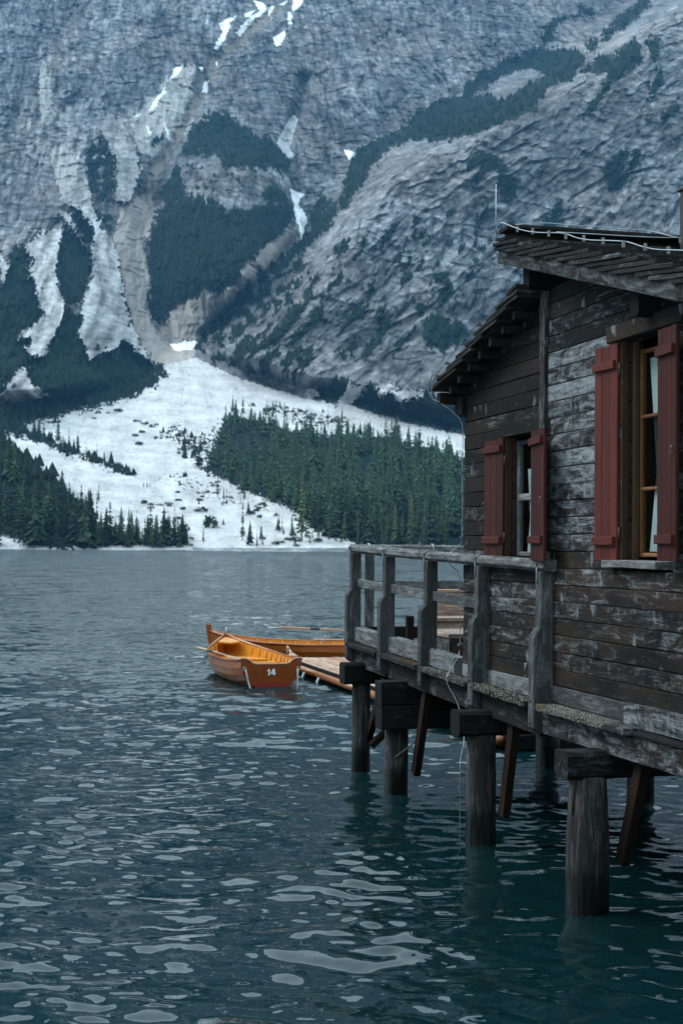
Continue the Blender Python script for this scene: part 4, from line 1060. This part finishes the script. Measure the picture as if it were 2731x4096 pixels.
UB = [0, .12, .25, .5, .7, .82, .91, .97, 1.0]
HB = [.58, .66, .71, .735, .64, .49, .30, .13, .035]
SH = [.515, .475, .455, .445, .48, .53, .60, .67, .71]
KB = [-.06, -.12, -.14, -.15, -.14, -.11, -.05, .08, .20]
LEN = 4.25
def hp(u, v, off=0.0):
    w_, zs_, zk = np.interp(u, UB, HB), np.interp(u, UB, SH), np.interp(u, UB, KB)
    y = w_ * (math.sin(v * math.pi / 2) ** .72) + off
    z = zk + (zs_ - zk) * (v ** 1.55)
    x = LEN * u - .10 * (1 - u) * v * 0 + (.12 * (v - 1) if u > .9 else 0) * (u - .9) * 10 * 0.6
    return x, max(y, 0), z
US = [i / 26 for i in range(27)]
def rowing_boat(loc, heading, label, number=None, tall_stem=False):
    M = Matrix.Translation(loc) @ Matrix.Rotation(heading, 4, 'Z')
    b = empty('rowing_boat', M)
    tag(b, label, 'rowing boat', 'rowing boats moored at the pontoon')
    NS = 6
    for side in (1, -1):
        for k in range(NS):
            v0, v1 = k / NS, (k + 1) / NS + .02
            V, F = [], []
            for u in US:
                xa, ya, za_ = hp(u, v0, .016); xb, yb, zb_ = hp(u, min(v1, 1), .002)
                f_ = min(1, (1 - u) * 8)
                V += [(xa, side * (ya * 1.0), za_), (xb, side * yb, zb_), (xb, side * max(yb - .016 * f_, 0), zb_), (xa, side * max(ya - .022 * f_, 0), za_)]
            for i in range(len(US) - 1):
                for j in range(4):
                    a = i * 4 + j; c = i * 4 + (j + 1) % 4
                    F.append((a, c, c + 4, a + 4) if side > 0 else (a, a + 4, c + 4, c))
            F += [(3, 2, 1, 0), tuple(len(V) - 4 + q for q in range(4))]
            mk('strake', V, F, M_hull, M, b, color=rc(.5, .5, .5))
        # inside lining
        V, F = [], []
        for u in US:
            for k in range(8):
                x, y, z = hp(u, k / 7, -.026); V.append((x, side * y, z + .006))
        for i in range(len(US) - 1):
            for j in range(7):
                a = i * 8 + j
                F.append((a, a + 8, a + 9, a + 1) if side < 0 else (a, a + 1, a + 9, a + 8))
        mk('lining', V, F, M_inner, M, b, smooth=True)
        pts = [Vector((hp(u, 1)[0], side * hp(u, 1)[1], hp(u, 1)[2] + .012)) for u in US]
        o = tube('gunwale', [M @ p for p in pts], .028, M_hull, b, n=8)
        # ribs
        for r_ in range(13):
            u = .06 + r_ * .07
            pr_ = []
            for k in range(2, 9):
                x, y, z = hp(u, k / 8, -.04); pr_.append(M @ Vector((x, side * y, z)))
            tube('rib', pr_, .013, M_inner, b, n=4)
        # stringer carrying the thwarts
        tube('stringer', [M @ Vector((hp(u, .70)[0], side * (hp(u, .70)[1] - .045), hp(u, .70)[2])) for u in US[1:24]], .018, M_inner, b, n=4)
        # quarter knee at the stern
        q = [(0.02, 1.0, 0), (.50, 1.0, 0), (.40, .92, 0), (.20, .80, 0), (.03, .70, 0)]
        V = []
        for dz in (0, -.03):
            for x, fy, _ in q:
                u = x / LEN; V.append((x, side * (np.interp(u, UB, HB) * fy - .03), np.interp(u, UB, SH) + dz - .01))
        F = [tuple(range(5)), tuple(reversed(range(5, 10)))] + [(i, i + 5, (i + 1) % 5 + 5, (i + 1) % 5) for i in range(5)]
        mk('knee', V, F, M_inner, M, b)
    # transom with the scooped top edge
    def tran(u_x, v_lo, v_hi, mat, name, thick, top):
        ys = [];
        n = 20
        V, F = [], []
        zk, zs_, w_ = KB[0], SH[0], HB[0]
        outl = []
        for i in range(n + 1):
            f = -1 + 2 * i / n
            y = f * (w_ + .015)
            v_b = min(1, (abs(f)) ** (1 / .72))
            v_b = math.asin(min(1, v_b)) * 2 / math.pi
            zb_ = zk + (zs_ - zk) * (v_b ** 1.55)
            if top is None:
                zt = zs_ + .03 - .105 * float(sstep(.80, .52, abs(f))) + (.03 * float(sstep(.80, 1.0, abs(f))) * 0)
            else: zt = max(zb_ + .001, top)
            outl.append((y, min(zb_, zt - .001), zt))
        for x in (u_x, u_x - thick):
            for (y, z0, z1) in outl: V += [(x, y, z0), (x, y, z1)]
        m = (n + 1) * 2
        for i in range(n):
            a = i * 2
            F.append((a, a + 1, a + 3, a + 2)); F.append((m + a, m + a + 2, m + a + 3, m + a + 1))
            F.append((a + 1, m + a + 1, m + a + 3, a + 3)); F.append((a, a + 2, m + a + 2, m + a))
        F += [(0, m, m + 1, 1), (2 * n, 2 * n + 1, m + 2 * n + 1, m + 2 * n)]
        return mk(name, V, F, mat, M, b), outl
    to, outl = tran(.03, 0, 1, M_tran, 'transom', .045, None)
    tran(-.0155, 0, 1, M_redp, 'waterline_band', .004, .085)
    tube('transom_rim', [M @ Vector((-.004, y, zt + .008)) for (y, z0, zt) in outl], .019, M_oar, b, n=6)
    # seats, floor, stem
    for (u0, u1, nm, dz) in ((.03, .10, 'stern_seat', .64), (.27, .325, 'thwart', .80), (.50, .555, 'thwart', .80), (.66, .84, 'bow_seat', .76)):
        V, F = [], []
        st4 = [u0 + (u1 - u0) * i / 4 for i in range(5)]
        for u in st4:
            x, y, z = hp(u, dz)
            zz_ = hp((u0 + u1) / 2, dz)[2]
            for yy, z2 in ((-y + .035, zz_), (y - .035, zz_), (y - .035, zz_ + .03), (-y + .035, zz_ + .03)): V.append((x, yy, z2))
        for i in range(4):
            for j in range(4):
                a = i * 4 + j; c = i * 4 + (j + 1) % 4; F.append((a, c, c + 4, a + 4))
        F += [(3, 2, 1, 0), (16, 17, 18, 19)]
        mk(nm, V, F, M_inner, M, b)
    for i in range(6):
        y = -.30 + i * .12
        V, F = bar_geo(2.9, .105, .015, bev=.002, seg=1, jit=0)
        mk('floor_board', V, F, M_inner, M @ Matrix.Translation((1.65, y + .0, -.005)), b)
    top = .86 if tall_stem else .78
    stem = [(LEN - .30, KB[-1] - .28), (LEN - .09, .18), (LEN + .01, .5), (LEN + .055, top)]
    V, F = [], []
    for (x, z) in stem:
        k_ = 1.35 if z > .85 else 1
        for dx, y in ((-.055 * k_, -.024), (.04 * k_, -.018), (.04 * k_, .018), (-.055 * k_, .024)): V.append((x + dx, y, z))
    for i in range(3):
        for j in range(4):
            a = i * 4 + j; c = i * 4 + (j + 1) % 4; F.append((a, c, c + 4, a + 4))
    F += [(3, 2, 1, 0), (12, 13, 14, 15)]
    mk('stem', V, F, M_hull, M, b)
    V = [(LEN - .02, 0, .70), (LEN * .90, .24, .62), (LEN * .90, -.24, .62), (LEN * .87, 0, .60)]
    V += [(x, y, z - .03) for x, y, z in V]
    mk('breasthook', V, [(0, 1, 3, 2), (4, 6, 7, 5), (0, 4, 5, 1), (1, 5, 7, 3), (3, 7, 6, 2), (2, 6, 4, 0)], M_inner, M, b)
    if not tall_stem:
        tube('mooring_pin', [M @ Vector((LEN - .05, 0, .69)), M @ Vector((LEN - .05, 0, .90))], .018, M_strap, b, n=8)
    # rings on the transom, rowlocks
    for side in (1, -1):
        c_ = Vector((-.035, side * .515, .36))
        tube('ring', [M @ (c_ + Vector((-.004, .03 * math.cos(a), .03 * math.sin(a)))) for a in [i * math.pi / 5 for i in range(11)]], .009, M_strap, b, n=6)
        for u in (.38,):
            x, y, z = hp(u, 1)
            tube('rowlock', [M @ Vector((x, side * y, z)), M @ Vector((x, side * y, z + .07)), M @ Vector((x - .035, side * y, z + .10)), M @ Vector((x - .035, side * y, z + .15))], .011, M_strap, b, n=6)
            tube('rowlock', [M @ Vector((x, side * y, z + .06)), M @ Vector((x + .035, side * y, z + .10)), M @ Vector((x + .035, side * y, z + .15))], .011, M_strap, b, n=6)
    if number:
        dig = {'1': [[(.030, 0), (.066, 0), (.066, .14), (.040, .14), (.026, .122), (.0, .112), (.0, .084), (.030, .096)]],
               '4': [[(.058, 0), (.094, 0), (.094, .14), (.058, .14)], [(0, .028), (.058, .028), (.058, .056), (0, .056)], [(.094, .028), (.110, .028), (.110, .056), (.094, .056)], [(0, .056), (.034, .056), (.058, .098), (.058, .14), (.046, .14)]]}
        V, F = [], []
        xo = -.08
        for ch_ in number:
            for pl_ in dig[ch_]:
                k_ = len(V); n_ = len(pl_)
                V += [(xo + px_ * .85, pz_ * .85, 0) for px_, pz_ in pl_] + [(xo + px_ * .85, pz_ * .85, .004) for px_, pz_ in pl_]
                F += [tuple(k_ + n_ + i for i in range(n_)), tuple(k_ + n_ - 1 - i for i in range(n_))] + [(k_ + i, k_ + (i + 1) % n_, k_ + n_ + (i + 1) % n_, k_ + n_ + i) for i in range(n_)]
            xo += .072
        nm_ = bpy.data.meshes.new('number'); nm_.from_pydata(V, [], F); nm_.materials.append(M_white)
        fo = bpy.data.objects.new('number', nm_); COL.objects.link(fo)
        Mn = M @ Matrix.Translation((-.0215, 0, .235)) @ Matrix(((0, 0, -1, 0), (-1, 0, 0, 0), (0, 1, 0, 0), (0, 0, 0, 1)))
        put(fo, Mn, b)
    return b, M
def oar(a, bb, label, blade=True):
    """oar lying from a (grip) to bb (blade tip)"""
    a, bb = Vector(a), Vector(bb)
    d = (bb - a); L = d.length
    o = empty('oar', frame(d, AZ, a))
    tag(o, label, 'oar')
    n = d.normalized()
    tube('shaft', [a, a + n * .12, a + n * .16, a + n * (L - .55)], .02, M_oar, o, n=8, rad=[.016, .017, .024, .019])
    tube('sleeve', [a + n * (L * .30), a + n * (L * .30 + .22)], .029, M_black, o, n=8)
    V, F = bar_geo(.58, .15, .014, bev=.004, seg=3, jit=0, taper=(.55, 1.25))
    mk('blade', V, F, M_oar, frame(d, AZ, a + n * (L - .29)), o)
    return o
hd = math.atan2(UX[1], UX[0]) + .02
b14, MB = rowing_boat(Vector((-1.30, 26.85, 0)), hd, 'varnished wooden rowing boat with the white number 14 on its transom', '14')
b2, MB2 = rowing_boat(Vector((1.27, 32.5, 0)), math.pi - .04, 'varnished wooden rowing boat with a tall stem post lying behind the numbered boat', None, True)
oar(MB @ Vector((2.35, 1.02, .62)), MB @ Vector((.55, .48, .50)), 'wooden oar laid over the open-water side of the numbered boat')
oar(MB @ Vector((2.2, -.86, .62)), MB @ Vector((.35, -.52, .56)), 'wooden oar laid over the pontoon side of the numbered boat')
oar(MB2 @ Vector((2.7, -.30, .80)), MB2 @ Vector((.3, -.35, .70)), 'far oar of the two lying lengthwise on the boat behind')
oar(MB2 @ Vector((1.85, .62, .58)), MB2 @ Vector((-.5, .66, .56)), 'near oar of the two lying lengthwise on the boat behind')
rp = tube('mooring_rope', spline([MB @ Vector(p) for p in ((-.045, .50, .35), (-.06, .49, .30), (-.065, .47, .22), (-.06, .44, .10), (-.08, .39, -.05))], 4), .016, M_rope)
tag(rp, 'pale rope hanging from the ring on the open-water side of the transom', 'rope')
rp = tube('mooring_rope', spline([MB @ Vector(p) for p in ((-.045, -.51, .35), (-.07, -.50, .24), (-.055, -.51, .12), (-.06, -.50, -.1))], 4), .019, M_rope)
tag(rp, 'pale knotted rope hanging from the transom ring beside the pontoon', 'rope')
tube_r = tube('rope_loop', [P(13.6 + .03 * math.cos(a), -1.0, 1.02 + .09 * math.sin(a)) for a in [i * math.pi / 6 for i in range(13)]], .006, M_rope)
tag(tube_r, 'small rope loop hanging under the jetty between the second and third piles', 'rope')

# ------------------------------------------------------------------ conifers and bushes on the far shore
def conifer_geo(h, rad, whorls, nb, droop, base, sparse, seed):
    r4 = random.Random(seed)
    V, F = [], []
    for k in range(whorls):
        f = k / (whorls - 1); z = h * (base + (1 - base) * f)
        R_ = rad * (1 - f) ** .85 * r4.uniform(.75, 1.2) + .12
        if r4.random() < sparse: continue
        m = max(3, int(nb * (1 - .4 * f)))
        a0 = r4.uniform(0, 6.28)
        for i in range(m):
            a = a0 + 6.283 * i / m + r4.uniform(-.3, .3)
            L = R_ * r4.uniform(.6, 1.15)
            d = Vector((math.cos(a), math.sin(a), 0)); sd = Vector((-d[1], d[0], 0))
            dz = -droop * L * r4.uniform(.6, 1.3)
            hw = L * .30 + .12; th = h / whorls * 1.0
            b = len(V)
            V += [Vector((0, 0, z + th * .55)), d * L * .62 + sd * hw + Vector((0, 0, z + dz * .5 - .1)), d * L + Vector((0, 0, z + dz)), d * L * .62 - sd * hw + Vector((0, 0, z + dz * .5 - .1)), d * L * .45 + Vector((0, 0, z + dz * .4 - th * .5))]
            F += [(b, b + 1, b + 2), (b, b + 2, b + 3), (b + 1, b + 4, b + 2), (b + 4, b + 3, b + 2)]
    b = len(V); V += [Vector((.16, 0, h * .94)), Vector((-.1, .14, h * .94)), Vector((-.1, -.14, h * .94)), Vector((0, 0, h))]
    F += [(b, b + 1, b + 3), (b + 1, b + 2, b + 3), (b + 2, b, b + 3)]
    return V, F
def trunk_geo(h, r):
    V, F = [], []
    for f, k in ((0, 1), (.5, .7), (.97, .12)):
        for i in range(6): V.append((r * k * math.cos(i * 1.047), r * k * math.sin(i * 1.047), h * f - .6))
    for j in range(2):
        for i in range(6): F.append((j * 6 + i, j * 6 + (i + 1) % 6, j * 6 + 6 + (i + 1) % 6, j * 6 + 6 + i))
    return V, F
KINDS = []   # crown mesh, trunk mesh, unit height 1 m scaled by object scale; modelled at 20 m
def kindmesh(nm, args, fol, bark):
    V, F = conifer_geo(*args); a = bpy.data.meshes.new('crown'); a.from_pydata(V, [], F); a.materials.append(fol)
    V2, F2 = trunk_geo(args[0], .26); b = bpy.data.meshes.new('trunk'); b.from_pydata(V2, [], F2); b.materials.append(bark)
    KINDS.append((a, b, np.array([tuple(v) for v in V]), F))
for i in range(5): kindmesh('spruce', (20, 3.0 + .5 * i, 17 + i, 7, .35 + .06 * i, .06 + .03 * i, .05 * (i % 3), 100 + i), M_fol, M_bark)          # 0-4 dense
for i in range(3): kindmesh('thin', (20, 1.7, 20, 5, .5, .12, .28, 120 + i), M_fol, M_snag)              # 5-7 spindly
for i in range(3): kindmesh('larch', (20, 3.2, 17, 6, .2, .16, .08, 140 + i), M_fol2, M_bark)            # 8-10 yellowish
def ground(x, y):
    x = np.atleast_1d(np.asarray(x, float)); y = np.atleast_1d(np.asarray(y, float))
    R_, _, _ = terrain(x, y); return survey(x, y, R_)
def tree(x, y, hd_, kind, label, group=None, cat='conifer tree', r=None):
    """x, y: survey-sheet position of the foot; hd_: apparent height there"""
    p = ground(x, y)[0]; h = hd_ / 3266.4 * p[1]
    sc = h / 20.0; wsc = sc * (r or random.uniform(.85, 1.15))
    M = Matrix.Translation((p[0], p[1], max(p[2], -.3))) @ Matrix.Rotation(random.uniform(0, 6.28), 4, 'Z') @ Matrix.Diagonal((wsc, wsc, sc, 1))
    e = empty('conifer_tree', M)
    tag(e, label, cat, group)
    for nm, me_ in (('crown', KINDS[kind][0]), ('trunk', KINDS[kind][1])):
        o = bpy.data.objects.new(nm, me_); COL.objects.link(o); put(o, M, e)
    return e
LG, LR, LF = 'conifers of the lakeshore grove', 'conifers on the dark ridge across the scree', 'conifers of the forest beside the boathouse'
singles = [
    (134, 1012, 70, 0, 'tallest dark conifer on the ridge crossing the white scree'), (179, 1038, 50, 1, 'broad dark conifer halfway down the ridge across the scree'),
    (456, 1075, 66, 2, 'lone dark conifer at the upper corner of the forest on the scree'), (500, 1144, 58, 5, 'thin bare conifer on the scree below the forest corner'),
    (557, 1240, 95, 6, 'tall spindly conifer standing alone on the white shore'), (574, 1251, 56, 3, 'short full conifer beside the tall spindly one on the shore'),
    (590, 1256, 40, 7, 'small thin tree by the water, last on the open white shore'), (693, 1243, 157, 8, 'tallest yellow-green conifer at the near edge of the forest'),
    (636, 1150, 72, 9, 'yellowish conifer at the upper left edge of the forest'), (906, 1011, 42, 4, 'dark conifer rising above the top edge of the forest'),
    (985, 1040, 42, 6, 'spindly conifer on the scree band above the forest near the boathouse'), (554, 1128, 54, 10, 'small yellow-green conifer at the left tip of the forest'),
    (227, 1152, 46, 7, 'dead thin snag on the scree above the lakeshore grove'), (418, 1249, 56, 8, 'bushy green tree at the open end of the lakeshore grove'),
    (467, 1250, 40, 9, 'small pale green tree on the white shore past the grove'), (159, 1028, 48, 5, 'thin conifer between the two full ones on the ridge'),
]
for a in singles: tree(*a[:5])
r5 = random.Random(21)
for (x, y, h) in ((60, 990, 36), (79, 996, 40), (90, 1002, 40), (101, 1012, 44), (20, 972, 46), (5, 965, 60), (36, 980, 40), (223, 1054, 38), (240, 1060, 28), (250, 1066, 20), (262, 1072, 18), (273, 1077, 16), (200, 1046, 22), (212, 1050, 20), (285, 1083, 15), (295, 1089, 20), (306, 1093, 16), (146, 1024, 26), (120, 1014, 30), (330, 1118, 12), (338, 1119, 14), (345, 1118, 12)):
    tree(x, y, h, r5.choice((0, 1, 2, 3, 5)), 'small dark conifer in the row along the ridge across the scree', LR)
for k in range(96):
    u = k / 95
    x = -14 + 440 * (u ** .92) + r5.uniform(-5, 5)
    yt = y_at(GROVE_TOP, np.array([x]))[0]
    yb = 1258
    f = r5.random() ** .7
    y = yt + 14 + (yb - yt - 14) * f
    h = (66 + 66 * r5.random()) * (1.0 if x < 270 else .68) * (.55 + .45 * f)
    if x > 225:
        y = 1238 + 20 * f; h = r5.choice((34, 48, 62, 80)) * r5.uniform(.8, 1.2)
    tree(x, y, h, r5.choice((0, 1, 2, 3, 4, 4, 1, 5, 8) if x > 200 else (0, 1, 2, 3, 4)), 'dark conifer in the dense grove on the lakeshore below the ridge', LG)
# forest: feet sampled over its ground, nearest ones as trees, the rest as one mass
FP = [(478, 1082), (484, 1046), (520, 968), (560, 972), (700, 1010), (900, 1020), (1065, 1062), (1200, 1090), (1200, 1252), (860, 1257), (790, 1242), (725, 1228), (690, 1190), (610, 1148), (545, 1118)]
cand = []
while len(cand) < 720:
    x, y = r5.uniform(475, 1130), r5.uniform(965, 1257)
    if inpoly(np.array([x]), np.array([y]), FP)[0]: cand.append((x, y))
cand.sort(key=lambda c: -c[1])
FV, FF = [], []
nfor = 0
for i, (x, y) in enumerate(cand):
    near = nfor < 110 and x < 1075
    p = ground(x, y)[0]
    h = r5.choice((r5.uniform(11, 18), r5.uniform(17, 25), r5.uniform(20, 30))) * (1.0 if x > 600 else .8)
    kd = r5.choice((0, 1, 2, 3, 4, 0, 1, 2, 8, 9, 10, 5) if y > 1090 else (0, 1, 2, 3, 4, 2, 1, 8))
    if near:
        tree(x, y, h / p[1] * 3266.4, kd, 'green conifer in the dense forest on the slope beside the boathouse', LF); nfor += 1
    else:
        if kd > 4: kd = 3
        vv, ff = KINDS[kd][2], KINDS[kd][3]
        a = r5.uniform(0, 6.28); sc = h / 20
        R2 = np.array([[math.cos(a), -math.sin(a), 0], [math.sin(a), math.cos(a), 0], [0, 0, 1]])
        b = sum(len(q) for q in FV)
        FV.append(vv @ R2.T * sc + p); FF += [tuple(b + j for j in f) for f in ff]
for (x, y) in [(r5.gauss(560, 60), r5.gauss(1130, 26)) for _ in range(26)] + [(r5.gauss(700, 70), r5.gauss(1225, 16)) for _ in range(22)] + [(r5.uniform(500, 1000), 0) for _ in range(26)]:
    if y == 0: y = np.interp(x, [500, 520, 560, 700, 900, 1065], [1000, 955, 955, 990, 1000, 1042]) + r5.gauss(0, 9)
    if y < 1258: tree(x, y, r5.uniform(12, 52), r5.choice((0, 1, 5, 6, 8, 9, 3)), 'single small conifer thinning out at the ragged edge of the forest', 'conifers at the forest edge')
fo = mk('forest', np.concatenate(FV), FF, M_fol)
tag(fo, 'dense dark conifer forest filling the slope beside the boathouse', 'forest', kind='stuff')
# bushes
def bush_mesh(seed):
    r6 = random.Random(seed); V, F = [], []
    for q in range(70):
        th = r6.uniform(0, 6.28); rr_ = r6.random() ** .5; zz_ = r6.random() ** .8 * (1 - .55 * rr_)
        c = Vector((math.cos(th) * rr_, math.sin(th) * rr_, zz_ * .8)); s_ = r6.uniform(.12, .26); b = len(V)
        for j in range(3):
            V.append(c + Vector((r6.gauss(0, 1), r6.gauss(0, 1), r6.gauss(0, .9))) * s_)
        F.append((b, b + 1, b + 2))
    m_ = bpy.data.meshes.new('bush'); m_.from_pydata(V, [], F); m_.materials.append(M_bush); return m_, np.array([tuple(v) for v in V]), F
BM = [bush_mesh(i) for i in range(4)]
def bush(x, y, w_, h_, label, group):
    p = ground(x, y)[0]; q = p[1] / 3266.4
    o = bpy.data.objects.new('mountain_pine_bush', BM[r5.randrange(4)][0]); COL.objects.link(o)
    o.matrix_basis = Matrix.Translation(p) @ Matrix.Rotation(r5.uniform(0, 6), 4, 'Z') @ Matrix.Diagonal((w_ / 2 * q, w_ / 2 * q, h_ * q, 1))
    tag(o, label, 'bush', group)
bush(485, 1212, 34, 40, 'large olive green bush alone on the white scree near the shore', 'bushes on the scree')
bush(460, 1176, 30, 16, 'low round olive bush on the scree above the large one', 'bushes on the scree')
bush(320, 1022, 20, 12, 'small dark bush in the middle of the open upper scree', 'bushes on the scree')
bush(272, 945, 22, 9, 'flat dark bush high on the fan near its left edge', 'bushes on the scree')
for k in range(110):
    zone = r5.choice(((345, 985, 60, 22), (420, 1030, 60, 24), (230, 950, 60, 12), (640, 942, 60, 14), (740, 968, 60, 14), (380, 1170, 70, 30), (410, 1225, 60, 22), (500, 1130, 70, 22), (610, 1175, 60, 14), (660, 1240, 70, 10), (480, 1060, 40, 20)))
    x, y = r5.gauss(zone[0], zone[2] * .5), min(1258, r5.gauss(zone[1], zone[3] * .6))
    if inpoly(np.array([x]), np.array([y]), FP)[0] or x < 200: continue
    bush(x, y, r5.uniform(8, 20), r5.uniform(5, 13), 'low dark mountain pine bush scattered on the white scree fan', 'bushes on the scree')
# scrub and small trees on the mountain: far too many to count
vi = np.nonzero(veg & (xf > -40) & (xf < 1610) & (yf > -20) & (yf < 1095) & ~((yf > 950) & (xf > 470)))[0]
pick = rng.choice(vi, size=min(7000, len(vi)), replace=False)
SV, SF = [], []
for n_, i in enumerate(pick):
    p = PT[i]; h = (3.0 + 6.5 * rng.random() ** 2) * (1.25 if dens[i] > .9 else .8); w_ = h * rng.uniform(.22, .5); a = rng.uniform(0, 6.28)
    b = len(SV)
    for j in range(4):
        SV.append((p[0] + w_ * math.cos(a + j * 1.571), p[1] + w_ * math.sin(a + j * 1.571), p[2] - .5 + .2 * h * rng.random()))
    SV.append((p[0], p[1], p[2] + h))
    SF += [(b, b + 1, b + 4), (b + 1, b + 2, b + 4), (b + 2, b + 3, b + 4), (b + 3, b, b + 4)]
so_ = mk('mountain_scrub', SV, SF, M_scrub)
tag(so_, 'dark dwarf pine scrub and small trees clinging to the mountain', 'scrub', kind='stuff')

# ------------------------------------------------------------------ air
hz_ = mk('haze', [(x, y, z) for x in (-5200, 5200) for y in (-1300, 4900) for z in (-4, 2500)], [(0, 1, 3, 2), (4, 6, 7, 5), (0, 4, 5, 1), (2, 3, 7, 6), (0, 2, 6, 4), (1, 5, 7, 3)], M_white)
t = NT('haze_air')
pv = t.new('VolumePrincipled'); pv.inputs['Color'].default_value = (.20, .56, 1, 1); pv.inputs['Density'].default_value = .000050; pv.inputs['Anisotropy'].default_value = 0.0
t.l.new(pv.outputs[0], t.out.inputs['Volume'])
hz_.data.materials.clear(); hz_.data.materials.append(t.m)
tag(hz_, 'thin blue mountain haze over the lake', kind='stuff')
